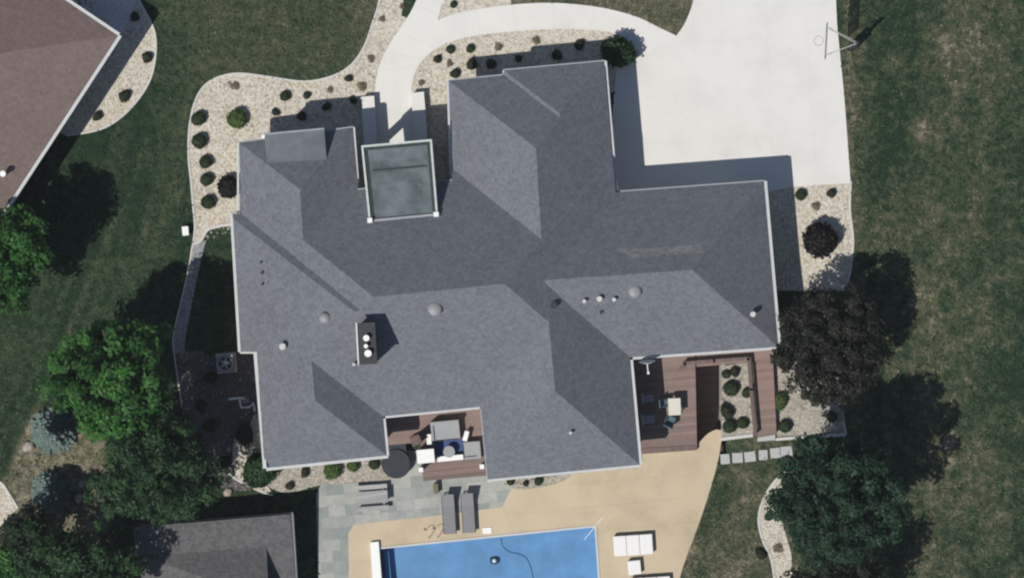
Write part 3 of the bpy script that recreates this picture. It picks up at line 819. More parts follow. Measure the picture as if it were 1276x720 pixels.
# rails for the ladder
for k, (px, py) in enumerate(((533.5, 663), (544.5, 662))):
    v = P(px, py, -.5)
    r = thing('pool_handrail', ['thin bronze pool handrail nearer the pool house', 'thin bronze pool handrail nearer the sun loungers'][k], 'handrail', (v.x, v.y, -.5), R(8), 'handrails at the pool edge')
    b = MB(); pts = [(-.14, .2, 0), (-.14, .2, .55), (-.05, .26, .74), (.08, .2, .82), (.12, .0, .8), (.06, -.2, .72), (0, -.36, .4), (0, -.42, -.3)]
    b.tube([(x_ * .8, y_ * .75, z_ * .6) for x_, y_, z_ in pts], .016); b.build('tube', M['bronze'], r)
    b = MB(); b.cyl((-.14, .2, 0), .06, .03, 12); b.build('escutcheon', M['bronze'], r)
v = P(607, 660.5, -.48); b = MB(); b.box((0, 0, .02), (.44, .30, .05)); o = b.build('skimmer_lid', M['white'], None, .01); o.location = (v.x, v.y, -.48); o.rotation_euler.z = ROT
tag(o, 'small white skimmer lid between loungers and pool', 'lid')

# ------------------------------------------------------------------ sun loungers
def lounger(name, label, cat, px, py, group, mat, cush):
    v = P(px, py, -.3)
    t = thing(name, label, cat, (v.x, v.y, -.49), ROT + R(-2), group)
    b = MB()
    for x in (-.31, .31): b.box((x, -.1, .30), (.05, 1.9, .05))
    for y in (-1.03, .85): b.box((0, y, .30), (.62, .05, .05))
    b.build('frame', M['dark'], t)
    for x in (-.29, .29):
        for y in (-.85, .65):
            b = MB(); b.box((x, y, .14), (.05, .05, .28)); b.build('leg', M['dark'], t)
    b = MB(); b.box((0, -.36, .355), (.60, 1.36, .05)); b.build('seat', mat, t, .015)
    b = MB(); b.box((0, .62, .55), (.60, .74, .05), 0, R(32)); b.build('backrest', mat, t, .015)
    return t
lounger('sun_lounger', 'grey sling lounger with raised back nearer the pool handrails', 'sun lounger', 559.5, 638, 'sling loungers facing the pool', M['fabric_dark'], None)
lounger('sun_lounger', 'grey sling lounger with raised back farther from the pool handrails', 'sun lounger', 583.5, 636.5, 'sling loungers facing the pool', M['fabric_dark'], None)

# white daybed sets at the right of the pool
def white_seat(label, px, py, n, group):
    v = P(px, py, -.2); w = .655 * n
    t = thing('outdoor_sofa', label, 'sofa', (v.x, v.y, -.478), ROT - R(1.5), group)
    b = MB(); b.box((0, 0, .12), (w - .06, .92, .16)); b.build('base', M['dark'], t)
    for i in range(n):
        b = MB(); b.box((-w / 2 + .655 * (i + .5), 0, .29), (.64, 1.0, .18)); b.build('cushion', M['white_cushion'], t, .04)
    return t
white_seat('white three-cushion sofa beside the pool with ottoman at its foot', 789, 678.5, 3, 'white seats beside the pool')
white_seat('white three-cushion sofa cut off by the lower photo edge', 811, 731, 3, 'white seats beside the pool')
v = P(790.5, 706.5, -.2)
t = thing('ottoman', 'small white square ottoman between the two white sofas', 'ottoman', (v.x, v.y, -.478), ROT)
b = MB(); b.box((0, 0, .1), (.58, .62, .14)); b.build('base', M['dark'], t)
b = MB(); b.box((0, 0, .27), (.64, .70, .2)); b.build('cushion', M['white_cushion'], t, .03)

# picnic table
v = P(463, 619, -.1)
t = thing('picnic_table', 'grey wooden picnic table with two benches on the bluestone', 'table', (v.x, v.y, -.488), ROT - R(1))
b = MB(); b.box((0, .0, .52), (1.62, .62, .06)); b.build('tabletop', M['wood_grey'], t)
for y in (-.56, .50):
    b = MB(); b.box((0, y, .36), (1.62, .22, .05)); b.build('bench', M['wood_grey'], t)
for x in (-.6, .6):
    b = MB(); b.box((x, 0, .25), (.08, 1.1, .08)); b.box((x, .25, .26), (.08, .08, .5), 0, R(-20)); b.box((x, -.25, .26), (.08, .08, .5), 0, R(20)); b.build('leg', M['wood_grey'], t)
# hot tub
v = P(493.5, 577.5, .2)
t = thing('hot_tub', 'round hot tub under charcoal cover in the terrace corner', 'hot tub', (v.x, v.y, -.488), ROT)
b = MB(); b.cyl((0, 0, 0), .70, .5, 32); b.build('shell', M['dark'], t)
b = MB(); b.cyl((0, 0, .5), .74, .09, 32, .70); b.build('cover', M['tub'], t)
b = MB(); b.box((.05, .66, .24), (1.05, .62, .48)); b.build('step', M['tub'], t, .02)
v = P(543, 608.5, -.2); t = thing('storage_box', 'small olive box standing on the bluestone near the loungers', 'box', (v.x, v.y, -.488), ROT)
b = MB(); b.box((0, 0, .17), (.22, .46, .34)); b.build('body', M['olive'], t)
b = MB(); b.box((0, 0, .36), (.25, .50, .04)); b.build('lid', M['olive'], t)

# ------------------------------------------------------------------ porch deck and its seats
dk = thing('wooden_deck', 'brown wooden porch deck with seating in the house recess', 'deck', (0, 0, 0))
b = MB(); b.prism([tuple(P(*q, .05).xy) for q in ((474, 512), (604, 500), (608, 579.5), (526, 587.5), (524, 551), (480, 555))], -.15, .05); b.build('floor', M['deck'], dk)
b = MB(); b.prism([tuple(P(*q, -.1).xy) for q in ((526, 588), (607.5, 580), (608, 586), (527, 594))], -.5, -.12); b.build('step', M['deck'], dk)
b = MB(); b.prism([tuple(P(*q, -.3).xy) for q in ((527, 594), (608, 586), (608.5, 592), (527.5, 599))], -.5, -.32); b.build('step', M['ramp'], dk)
for q in ((524.5, 585), (600.5, 581)):
    b = MB(); v = P(*q, .8); b.box((v.x, v.y, .15), (.16, .16, 1.3), ROT); b.box((v.x, v.y, .83), (.22, .22, .07), ROT); b.build('post', M['white'], dk)
DZ = .05
def at(px, py, z=.4): v = P(px, py, DZ + z); return (v.x, v.y, DZ)
def sofa(label, px, py, w, d, rz, mat, name='outdoor_sofa', cat='sofa'):
    t = thing(name, label, cat, at(px, py), rz)
    b = MB(); b.box((0, 0, .17), (w, d, .30)); b.build('base', M['dark'], t)
    b = MB(); b.box((0, -.05, .38), (w - .2, d - .22, .14)); b.build('seat', mat, t, .03)
    b = MB(); b.box((0, d / 2 - .10, .46), (w, .2, .56)); b.build('backrest', mat, t, .03)
    for x in (-w / 2 + .06, w / 2 - .06):
        b = MB(); b.box((x, -.06, .38), (.12, d - .2, .36)); b.build('arm', mat, t, .02)
    return t
sofa('grey cushioned sofa on the porch deck behind the navy rug', 555, 536, 1.42, .98, ROT, M['fabric'])
sofa('grey cushioned armchair on the porch deck at the end of the navy rug', 588, 560.5, .86, .88, ROT + R(-90), M['fabric'], 'armchair', 'armchair')
t = MB(); t.box((0, 0, .006), (1.42, .86, .012)); o = t.build('rug', M['rug']); o.location = at(560, 559, 0); o.location.z = DZ + .002; o.rotation_euler.z = ROT; tag(o, 'navy blue rug on the porch deck', 'rug')
t = thing('round_table', 'small round grey table standing on the navy rug', 'table', (at(559.5, 562.5)[0], at(559.5, 562.5)[1], DZ + .014))
b = MB(); b.cyl((0, 0, .42), .29, .04, 28); b.build('tabletop', M['fabric'], t)
b = MB(); b.cyl((0, 0, 0), .05, .42, 12); b.build('leg', M['dark'], t)
b = MB(); b.cyl((0, 0, 0), .2, .02, 20); b.build('base', M['dark'], t)
def side_table(label, px, py, w, d, rz):
    t = thing('side_table', label, 'table', at(px, py), rz, 'white side tables on the porch deck')
    b = MB(); b.box((0, 0, .46), (w, d, .04)); b.build('tabletop', M['white'], t)
    for x in (-w / 2 + .03, w / 2 - .03):
        for y in (-d / 2 + .04, d / 2 - .04):
            b = MB(); b.box((x, y, .22), (.035, .035, .44)); b.build('leg', M['white'], t)
side_table('white side table by the sofa on the white cabinet side', 534.5, 547, .24, .5, ROT)
side_table('white side table between the grey sofa and the grey armchair', 580.5, 543, .22, .5, ROT - R(20))
t = thing('coffee_table', 'long low white bench at the deck edge below the navy rug', 'bench', at(561, 570.5, .35), ROT)
b = MB(); b.box((0, 0, .36), (1.3, .26, .05)); b.build('tabletop', M['white'], t)
for x in (-.58, .58):
    b = MB(); b.box((x, 0, .17), (.05, .22, .33)); b.build('leg', M['white'], t)
t = thing('cabinet', 'white square-topped cabinet with dark sides at the deck edge', 'cabinet', at(530.5, 568, .85), ROT)
b = MB(); b.box((0, 0, .42), (.80, .62, .84)); b.build('body', M['dark'], t)
b = MB(); b.box((0, 0, .87), (.86, .68, .06)); b.build('top', M['white'], t, .01)
b = MB(); b.box((0, -.33, .62), (.7, .03, .04)); b.build('handle', M['steel'], t)
t = thing('chair', 'dark slatted wooden chair beside the hot tub step', 'chair', at(517.5, 548.5), ROT + R(-70))
b = MB(); b.box((0, 0, .42), (.46, .46, .05)); b.build('seat', M['rail'], t)
b = MB(); b.box((0, .23, .72), (.46, .05, .56), 0, R(-12)); b.build('backrest', M['rail'], t)
for x in (-.2, .2):
    for y in (-.2, .2):
        b = MB(); b.box((x, y, .2), (.05, .05, .4)); b.build('leg', M['rail'], t)

# ------------------------------------------------------------------ east deck, boardwalk, ramp
dk = thing('wooden_deck', 'brown wooden deck tucked under the eave beside the sunken ramp', 'deck', (0, 0, 0))
b = MB(); b.prism([tuple(P(*q, .05).xy) for q in ((783, 440), (866, 434), (868.5, 553.5), (796, 558))], -.12, .05); b.build('floor', M['deck'], dk)
b = MB(); b.prism([tuple(P(*q, -.2).xy) for q in ((797, 558.5), (868.5, 554), (868.5, 560.5), (798, 565.5))], -.5, -.2); b.build('step', M['rail'], dk)
b = MB(); q1, q2 = P(868, 446, 0), P(868.6, 554, 0); b.hexa([(q1.x - .1, q1.y, -2.8), (q2.x - .1, q2.y, -2.8), (q2.x, q2.y, -2.8), (q1.x, q1.y, -2.8)], [(q1.x - .1, q1.y, -.13), (q2.x - .1, q2.y, -.13), (q2.x, q2.y, -.13), (q1.x, q1.y, -.13)]); b.build('skirting', M['rail'], dk)
bw = thing('boardwalk', 'narrow brown boardwalk wrapping round the gravel planter', 'boardwalk', (0, 0, 0))
b = MB(); b.prism([tuple(P(*q, .02).xy) for q in ((868, 434), (968, 428), (968, 446), (940, 451), (868, 457))], -.12, .045); b.build('floor', M['deck2'], bw)
b = MB(); b.prism([tuple(P(*q, -.1).xy) for q in ((939, 451.5), (963, 446.5), (967.5, 540), (944, 544.5))], -.6, -.04); b.build('walk', M['deck2'], bw)
b = MB(); b.prism([tuple(P(*q, -.3).xy) for q in ((944, 545), (966, 541), (966, 548), (944, 550))], -.6, -.3); b.build('step', M['slab'], bw)
rl = thing('railing', 'low brown wooden railing bordering the gravel planter', 'railing', (0, 0, 0))
rpts = [(848, 460), (853, 452.5), (890, 449.5), (933, 446.5), (936, 485), (941, 541)]
rw = [P(*q, .5) for q in rpts]
for i in range(len(rw) - 1):
    a, c = rw[i], rw[i + 1]; d = c - a
    b = MB(); b.box(((a.x + c.x) / 2, (a.y + c.y) / 2, .48), (d.length + .1, .17, .05), math.atan2(d.y, d.x)); b.build('top_rail', M['rail'], rl)
    b = MB(); b.box(((a.x + c.x) / 2, (a.y + c.y) / 2, .2), (d.length + .02, .05, .06), math.atan2(d.y, d.x)); b.build('lower_rail', M['rail'], rl)
for v in rw:
    b = MB(); b.box((v.x, v.y, -.05), (.1, .1, 1.0), ROT); b.build('post', M['rail'], rl)
# sunken ramp between deck and planter
b = MB(); yy = [448, 470, 500, 522, 535, 548, 562]; zz = [-2.6, -2.6, -2.6, -2.3, -1.6, -.9, -.505]
for i in range(6):
    L0, R0, L1, R1 = P(866, yy[i], zz[i]), P(901, yy[i], zz[i]), P(866, yy[i + 1], zz[i + 1]), P(901, yy[i + 1], zz[i + 1])
    b.face([L0, L1, R1, R0])
o = b.build('sunken_path', M['ramp']); o['kind'] = 'structure'
b = MB(); q1, q2 = P(900, 446, -.45), P(899.5, 545, -.45); q3 = P(866, 446.5, -.45)
b.box(((q1.x + q2.x) / 2 + .06, (q1.y + q2.y) / 2, -1.6), (.12, (q1 - q2).length, 2.3), R(-.3))
b.box(((q1.x + q3.x) / 2, q1.y, -1.5), ((q1 - q3).length + .2, .12, 2.3), R(1))
o = b.build('retaining_wall', M['kerb']); tag(o, 'concrete retaining wall holding the planter above the ramp', 'wall')

# furniture on the east deck
t = thing('side_table', 'cream topped table on the deck with teal chairs around', 'table', at(840.5, 506.5, .75), ROT - R(3))
b = MB(); b.box((0, 0, .74), (.62, .84, .05)); b.build('tabletop', M['cream'], t, .01)
for x in (-.24, .24):
    for y in (-.34, .34):
        b = MB(); b.box((x, y, .36), (.05, .05, .71)); b.build('leg', M['cream'], t)
def deck_chair(label, px, py, rz, mat, w=.56):
    t = thing('chair', label, 'chair', at(px, py), rz)
    b = MB(); b.box((0, 0, .42), (w, w, .07)); b.build('seat', mat, t, .02)
    b = MB(); b.box((0, w / 2 + .02, .66), (w, .06, .46), 0, R(-14)); b.build('backrest', mat, t, .02)
    for x in (-w / 2 + .04, w / 2 - .04):
        for y in (-w / 2 + .04, w / 2 - .04):
            b = MB(); b.box((x, y, .2), (.04, .04, .4)); b.build('leg', M['dark'], t)
        b = MB(); b.box((x, 0, .62), (.05, w, .04)); b.build('arm', M['dark'], t)
deck_chair('teal chair tucked against the long side of the cream table', 828.5, 502, ROT + R(90), M['teal'], .42)
deck_chair('teal chair drawn up to the end of the cream table nearest the pool', 835, 524, ROT + R(150), M['teal'], .5)
deck_chair('grey chair in deck shadow farther from the pool', 808, 496, ROT + R(90), M['fabric'], .52)
deck_chair('grey chair in deck shadow nearer the pool', 808.5, 522, ROT + R(90), M['fabric'], .58)

# ------------------------------------------------------------------ entry walls, stones, boxes
for k, (q, lab) in enumerate((([(450, 122), (466, 120.5), (470, 182), (454, 184)], 'low pale pier wall beside the entry walk on the dormer side'), ([(512.5, 117), (528, 115.5), (533, 178), (517, 180)], 'low pale pier wall beside the entry walk on the driveway side'))):
    cx = sum(a[0] for a in q) / 4; cy = sum(a[1] for a in q) / 4; c = P(cx, cy, .5)
    t = thing('pier_wall', lab, 'wall', (c.x, c.y, 0), 0, 'entry pier walls')
    w_ = [P(*a, .5).xy - c.xy for a in q]
    b = MB(); b.prism([tuple(v) for v in w_], 0, .46); b.build('body', M['pier'], t)
    b = MB(); b.prism([tuple(v * 1.03) for v in w_], .463, .53); b.build('cap', M['walk'], t)
SLAB_LAB = ['stepping stone closest to the tan terrace', 'second stepping stone from the tan terrace', 'third stepping stone from the tan terrace', 'small stepping stone at the foot of the boardwalk', 'stepping stone second from the green tree', 'stepping stone partly under the green tree']
for k, (px, py, w_) in enumerate(((903.5, 571.5, .46), (919, 570, .52), (934.5, 568.5, .56), (951, 566.5, .44), (966, 564, .5), (980, 562, .58))):
    v = G(px, py, .0); b = MB(); b.box((0, 0, .02), (w_, .5, .08)); o = b.build('stepping_stone', M['slab'], None, .01); o.location = v; o.rotation_euler.z = ROT + R(random.uniform(-4, 4))
    tag(o, SLAB_LAB[k] + ', pale grey square', 'stepping stone', 'stepping stones across the lawn')
v = G(232, 288); t = thing('utility_box', 'small white utility box on the lawn by the kerb', 'utility box', v, ROT)
b = MB(); b.box((0, 0, .18), (.28, .42, .4)); b.build('body', M['white'], t, .02)
b = MB(); b.box((0, 0, .395), (.31, .45, .04)); b.build('lid', M['white'], t)

# air conditioner and utility meters
v = above(280.5, 452.5, .8); t = thing('air_conditioner', 'square grey air conditioner with round fan beside the house wall', 'air conditioner', v, ROT)
b = MB(); b.box((0, 0, .04), (1.0, 1.0, .08)); b.build('pad', M['pier'], t)
b = MB(); b.box((0, 0, .44), (.84, .84, .72)); b.build('case', M['vent_grey'], t, .03)
b = MB(); b.cyl((0, 0, .802), .34, .02, 28); b.build('fan_well', M['black'], t)
b = MB()
for i in range(5):
    a = i * 2 * math.pi / 5; b.box((.16 * math.cos(a), .16 * math.sin(a), .83), (.26, .12, .015), a)
b.build('fan', M['vent_grey'], t)
b = MB(); b.cyl((0, 0, .835), .09, .02, 16); b.build('fan_hub', M['steel'], t)
b = MB(); b.tube([(.36 * math.cos(i * math.pi / 12), .36 * math.sin(i * math.pi / 12), .84) for i in range(25)], .025, 6); b.build('fan_ring', M['steel'], t)
v = above(303, 501, .5); t = thing('gas_meter', 'grey gas meter with white bent pipes beside the house wall', 'meter', v, ROT)
b = MB(); b.box((.15, .05, .62), (.26, .2, .34)); b.build('case', M['vent_grey'], t, .03)
b = MB(); b.tube([(-.7, .22, .45), (-.2, .24, .6), (.12, .2, .62)], .06); b.build('pipe', M['white'], t)
b = MB(); b.tube([(-.15, .22, .6), (-.12, -.25, .58), (.3, -.26, .55), (.5, -.1, .5), (.52, -.5, .2)], .06); b.build('pipe', M['white'], t)
b = MB(); b.tube([(.24, .1, 0), (.24, .1, .5)], .035); b.build('riser', M['steel'], t)

# basketball hoop at the drive edge
v = G(1060, 60); t = thing('basketball_hoop', 'basketball hoop with clear backboard overhanging the driveway edge', 'basketball hoop', v, R(177))
b = MB(); b.tube([(0, 0, 0), (0, 0, 3.1)], .085, 10); b.build('pole', M['dark'], t)
b = MB(); b.box((0, 0, .9), (.32, .34, 1.8)); b.build('pole_pad', M['black'], t, .04)
bx = 1.55
for y in (-.68, .68):
    b = MB(); b.tube([(0, 0, 3.05), (bx - .03, y, 3.35)], .014); b.tube([(0, 0, 2.5), (bx - .03, y, 2.95)], .014); b.build('arm', M['gutter'], t)
b = MB(); b.box((bx, 0, 3.35), (.03, 1.75, 1.02)); bd = b.build('backboard', M['acrylic'], t)
b = MB()
for z in (2.83, 3.87): b.box((bx, 0, z), (.03, 1.83, .03))
for y in (-.9, .9): b.box((bx, y, 3.35), (.03, .03, 1.0))
b.build('frame', M['white'], bd)
b = MB(); b.tube([(bx + .36 + .23 * math.cos(a * math.pi / 10), .23 * math.sin(a * math.pi / 10), 3.05) for a in range(21)], .011, 6); rm = b.build('rim', M['vent_grey'], t)
b = MB()
for i in range(12):
    a = i * math.pi / 6; b.tube([(bx + .36 + .23 * math.cos(a), .23 * math.sin(a), 3.04), (bx + .36 + .14 * math.cos(a + .3), .14 * math.sin(a + .3), 2.65)], .005, 4)
b.build('net', M['white'], rm)

# ------------------------------------------------------------------ plants
def rnd_unit(rng):
    while True:
        v = Vector((rng.uniform(-1, 1), rng.uniform(-1, 1), rng.uniform(-1, 1)))
        if .05 < v.length < 1: return v.normalized()
def leaf(b, p, n, s, rng, t):
    u = n.cross(Vector((rng.uniform(-1, 1), rng.uniform(-1, 1), rng.uniform(-1, 1))))
    if u.length < 1e-3: return
    u.normalize(); w = n.cross(u)
    l, k = s * rng.uniform(.7, 1.3), s * rng.uniform(.4, .7)
    b.face([p - u * l, p - w * k, p + u * l, p + w * k], t)
def crown(rng, r, zc, rz, lobes, per, leafs, lr, bias=.6, flat=0.0, rag=.2):
    b = MB(); ph0 = [rng.uniform(0, 6.28) for _ in range(3)]
    for i in range(lobes):
        # spread through the crown's volume, denser towards the outside
        d = rnd_unit(rng)
        if d.z < -.25 and rng.random() < .7: d.z = -d.z
        rr = (rng.random() ** .45)
        a = math.atan2(d.y, d.x); k = 1 + rag * (.5 * math.sin(2 * a + ph0[0]) + .4 * math.sin(3 * a + ph0[1]) + .4 * math.sin(5 * a + ph0[2]))
        c = Vector((d.x * r * rr * k * .88, d.y * r * rr * k * .88, zc + d.z * rz * rr * .9))
        l_r = lr * rng.uniform(.6, 1.25); t0 = rng.uniform(.1, .9)
        for _ in range(per):
            q = rnd_unit(rng); q.z = abs(q.z) * .9 if rng.random() < .75 else q.z
            pos = c + Vector((q.x, q.y, q.z * .7)) * l_r * rng.uniform(.55, 1.05)
            n = (q * bias + rnd_unit(rng) * (1 - bias) + Vector((0, 0, .25))).normalized()
            leaf(b, pos, n, leafs, rng, max(0, min(1, t0 + rng.uniform(-.35, .35))))
    return b
def trunk_mesh(rng, h, r, spread):
    b = MB(); top = (rng.uniform(-.2, .2), rng.uniform(-.2, .2), h * .75)
    b.tube([(0, 0, -.1), (top[0] * .4, top[1] * .4, h * .35), top], r, 9, r * .4)
    for i in range(7):
        a = i * .9 + rng.uniform(-.2, .2); z = h * rng.uniform(.3, .55)
        b.tube([(top[0] * .4, top[1] * .4, z), (math.cos(a) * spread * .35, math.sin(a) * spread * .35, z + h * .14), (math.cos(a) * spread * .7, math.sin(a) * spread * .7, z + h * .24)], r * .4, 6, r * .1)
    return b
def tree(label, px, py, rpx, h, mat, seed, lobes=170, per=60, leafs=.12, lr=.55, squash=.55, rag=.2, bias=.6, cat='tree', group=None):
    rng = random.Random(seed); zc = h * .62; v = above(px, py, zc); r = rpx * S * (H - zc) / H
    t = thing('broadleaf_tree', label, cat, v, 0, group)
    crown(rng, r, zc, h * .38, lobes, per, leafs, lr, bias, rag=rag).build('crown', M[mat], t, tint=True)
    trunk_mesh(rng, h, .06 + r * .05, r).build('trunk', M['bark'], t)
    return t
tree('large bright green tree between pool house and garden path', 141, 470, 87, 9.4, 'leaf_bright', 1, 280, 66, .145, .5, rag=.16)
tree('bright green tree beside the brown-roofed neighbouring house', 4, 322, 68, 6.6, 'leaf_bright', 2, 170, 70, .125, .5, rag=.3)
tree('deep green tree overhanging the corner of the pool house', 196, 586, 82, 8.4, 'leaf_deep', 3, 270, 70, .115, .5, rag=.25)
tree('deep green tree in the lower corner below the small dark tree', 92, 716, 84, 6.4, 'leaf_deep', 4, 200, 70, .115, .5, rag=.3)
tree('mid green tree cut by the photo corner under the gravel path', -4, 706, 40, 3.6, 'leaf_bright', 14, 70, 70, .11, .45, rag=.3)
tree('small very dark tree beside the pale gravel path end', 34, 660, 34, 4.4, 'leaf_dark', 5, 60, 70, .10, .4, rag=.3)
tree('dark maroon-leaved tree at the corner of the house by the boardwalk', 1035, 434, 82, 6.0, 'leaf_maroon', 6, 350, 85, .09, .42, rag=.16)
tree('blue-green spreading tree on the lawn beyond the stepping stones', 1042, 620, 93, 9.0, 'leaf_teal', 7, 350, 75, .115, .5, rag=.14)
tree('dark tree cut off by the lower photo edge beyond the blue-green tree', 1052, 738, 66, 6.0, 'leaf_dark', 8, 130, 70, .11, .5, rag=.25)

def spruce(label, px, py, rpx, h, seed):
    rng = random.Random(seed); v = above(px, py, h * .45); r = rpx * S
    t = thing('spruce_tree', label, 'tree', v, 0, 'blue spruces')
    b = MB(); L = 15
    for k in range(L):
        f = k / (L - 1); z = h * (.1 + .82 * f); rl = r * (1 - f) ** .7 + .08; m_ = int(26 - 15 * f)
        for i in range(m_):
            a = 2 * math.pi * (i + .5 * (k % 2)) / m_ + rng.uniform(-.15, .15); ln = rl * rng.uniform(.75, 1.1); tb_ = rng.uniform(.1, 1)
            n_ = max(5, int(ln / .045))
            for q in range(n_):
                s_ = (q + 1) / n_; pos = Vector((math.cos(a) * ln * s_, math.sin(a) * ln * s_, z - .22 * ln * s_ + .12 * ln * s_ * s_))
                for side in (-1, 1):
                    dirv = Vector((math.cos(a + side * .8), math.sin(a + side * .8), rng.uniform(-.1, .3))).normalized(); up = Vector((rng.uniform(-.4, .4), rng.uniform(-.4, .4), 1)).normalized(); w = dirv.cross(up).normalized()
                    g = .20 * (1.1 - .6 * s_) * rng.uniform(.7, 1.3)
                    b.face([pos, pos + dirv * g * .5 + w * .045, pos + dirv * g, pos + dirv * g * .5 - w * .045], max(0, min(1, tb_ * .5 + s_ * .4 + rng.uniform(-.15, .15))))
    b.build('crown', M['needle_blue'], t, tint=True)
    b = MB(); b.tube([(0, 0, -.1), (0, 0, h * .95)], .09, 8, .02); b.build('trunk', M['bark'], t)
spruce('blue spruce nearest the bright green tree', 62, 538, 26, 3.0, 21)
spruce('blue spruce nearest the gravel path and small dark tree', 61, 614, 24, 2.6, 22)

# shrubs: prototypes per kind, then copies
def shrub_mesh(seed, mat, n, leafs, loose):
    rng = random.Random(seed); b = MB()
    for i in range(n):
        d = rnd_unit(rng)
        if d.z < -.1: d.z *= -.6
        k = 1 + loose * math.sin(3 * math.atan2(d.y, d.x) + seed) * .5 + rng.uniform(-loose, loose * .5) - rng.uniform(0, .16)
        pos = Vector((d.x * k, d.y * k, .72 + d.z * .75 * k)) * 1.0
        leaf(b, pos, (d + rnd_unit(rng) * .7).normalized(), leafs, rng, rng.random())
    core = .90 if loose < .25 else .5; N_, K_ = 14, 6       # twiggy core under the leaves
    ring = lambda k: [(core * math.cos(k / K_ * 1.5) * math.cos(6.2832 * i / N_), core * math.cos(k / K_ * 1.5) * math.sin(6.2832 * i / N_), .60 + core * .7 * math.sin(k / K_ * 1.5)) for i in range(N_)]
    for k in range(K_):
        r0, r1 = ring(k), ring(k + 1)
        for i in range(N_): b.face([r0[i], r0[(i + 1) % N_], r1[(i + 1) % N_], r1[i]], .3 + .3 * rng.random())
    o = b.build('shrub', M[mat], None, tint=True)
    me = o.data; bpy.data.objects.remove(o); return me
KIND = {
    'globe': [shrub_mesh(s, 'leaf_shrub', 420, .16, .08) for s in (31, 32, 33)],
    'dark': [shrub_mesh(s, 'leaf_dusk', 380, .17, .16) for s in (34, 35)],
    'lime': [shrub_mesh(s, 'leaf_lime', 480, .15, .14) for s in (36, 37)],
    'dry': [shrub_mesh(s, 'leaf_dry', 260, .18, .3) for s in (38, 39)],
    'black': [shrub_mesh(s, 'leaf_black', 700, .13, .05) for s in (40, 41)],
    'big': [shrub_mesh(s, 'leaf_deep', 700, .12, .16) for s in (42, 43)],
}
NAME = {'globe': 'round_shrub', 'dark': 'dark_shrub', 'lime': 'lime_shrub', 'dry': 'dry_shrub', 'black': 'burgundy_shrub', 'big': 'bushy_shrub'}
def shrub(px, py, rpx, kind, label, group=None, hk=.85):
    r = rpx * S * (.88 if kind in ('dark', 'dry') else 1); me = random.choice(KIND[kind]); o = bpy.data.objects.new(NAME[kind], me); COL.objects.link(o)
    v = above(px, py, r * .8); o.location = v; va = .08 if kind in ('globe', 'black') else .24; o.scale = (r * random.uniform(1 - va, 1 + va), r * random.uniform(1 - va, 1 + va), r * hk * (.6 if kind == 'dry' else 1)); o.rotation_euler.z = random.uniform(0, 6.28)
    return tag(o, label, 'shrub', group)
g1 = 'round shrubs along the kerb of the front gravel bed'
shrub(247, 148, 9.5, 'globe', 'round green shrub at the kerb curve, first of five in a row', g1)
shrub(248, 176, 10.5, 'globe', 'round green shrub, second of five in a row along the kerb', g1)
shrub(256, 202, 9, 'globe', 'round green shrub, middle one of five in a row along the kerb', g1)
shrub(257, 224, 8.5, 'globe', 'round green shrub, fourth of five along the kerb, beside burgundy shrub', g1)
shrub(259, 252, 9.5, 'globe', 'round green shrub closest to the utility box, last of the kerb row', g1)
shrub(295, 148, 12.5, 'lime', 'bright lime green shrub alone in the gravel near the roof corner')
shrub(285, 233, 15, 'black', 'big black-red globe shrub against the west house wall')
g2 = 'small shrubs in the front gravel'
shrub(293, 107, 6, 'dry', 'dry reddish clump near the rounded end of the front kerb', g2)
shrub(355, 120, 7, 'globe', 'small green shrub in sunny gravel above the dormer shadow', g2)
shrub(382, 119, 6, 'dark', 'small dark shrub touching the edge of the dormer shadow', g2)
shrub(411, 112, 5.5, 'dry', 'thin dry clump between a dark shrub and the front lawn kerb', g2)
shrub(434, 98, 5.5, 'dark', 'small dark shrub nearest the front lawn kerb', g2)
shrub(451, 108, 7.5, 'dry', 'rusty dry bush beside the walkway bend near the pier wall', g2)
shrub(462, 73, 5, 'dry', 'sparse dry clump in the narrow gravel strip left of the walkway', g2)
shrub(476, 24, 5, 'dry', 'faint dry clump high in the gravel strip beside the front lawn', g2)
shrub(501, 8, 5, 'dry', 'dry clump in the gravel strip near the top photo edge', g2)
shrub(343, 140, 6, 'dark', 'dark shrub at the outer end of the dormer shadow', g2)
shrub(376, 145, 7.5, 'dark', 'dark shrub in the middle of the dormer shadow', g2)
shrub(407, 133, 6, 'dark', 'dark shrub in shadow where the dormer shadow steps', g2)
shrub(440, 125, 6, 'dark', 'dark shrub in shadow beside the entry pier wall', g2)
shrub(565, 6, 4.5, 'globe', 'small shrub in the gravel wedge between two walkway branches', g2)
g3 = 'small shrubs between the curved walkway and the north wing'
shrub(545, 74, 6, 'dark', 'dark shrub at the inside of the walkway bend', g3)
shrub(561, 62, 5.5, 'globe', 'green shrub close to the walkway, next after the bend', g3)
shrub(586, 61, 5.5, 'globe', 'green shrub close to the walkway between green and rusty shrubs', g3)
shrub(621, 59, 7, 'dry', 'rusty dry shrub close to the curved walkway', g3)
shrub(560, 79, 5, 'dry', 'thin reddish clump between the bend and the roof corner', g3)
shrub(567, 92, 7.5, 'dark', 'dark shrub touching the north wing roof corner', g3)
shrub(525, 103, 4.5, 'dry', 'small faded clump beside the walkway just before the entry', g3)
shrub(588, 80, 8, 'dark', 'dark shrub in north wing shadow, nearest the roof corner', g3)
shrub(612, 80, 8, 'dark', 'dark shrub in north wing shadow, second from roof corner', g3)
shrub(646, 73, 7, 'dark', 'dark shrub in north wing shadow below the roof step', g3)
shrub(668, 51, 6.5, 'dry', 'brownish shrub half out of the north wing shadow', g3)
shrub(694, 69, 7, 'dark', 'dark shrub in north wing shadow, midway to the bushy corner shrub', g3)
shrub(722, 56, 7, 'dark', 'dark shrub in north wing shadow, nearest the bushy corner shrub', g3)
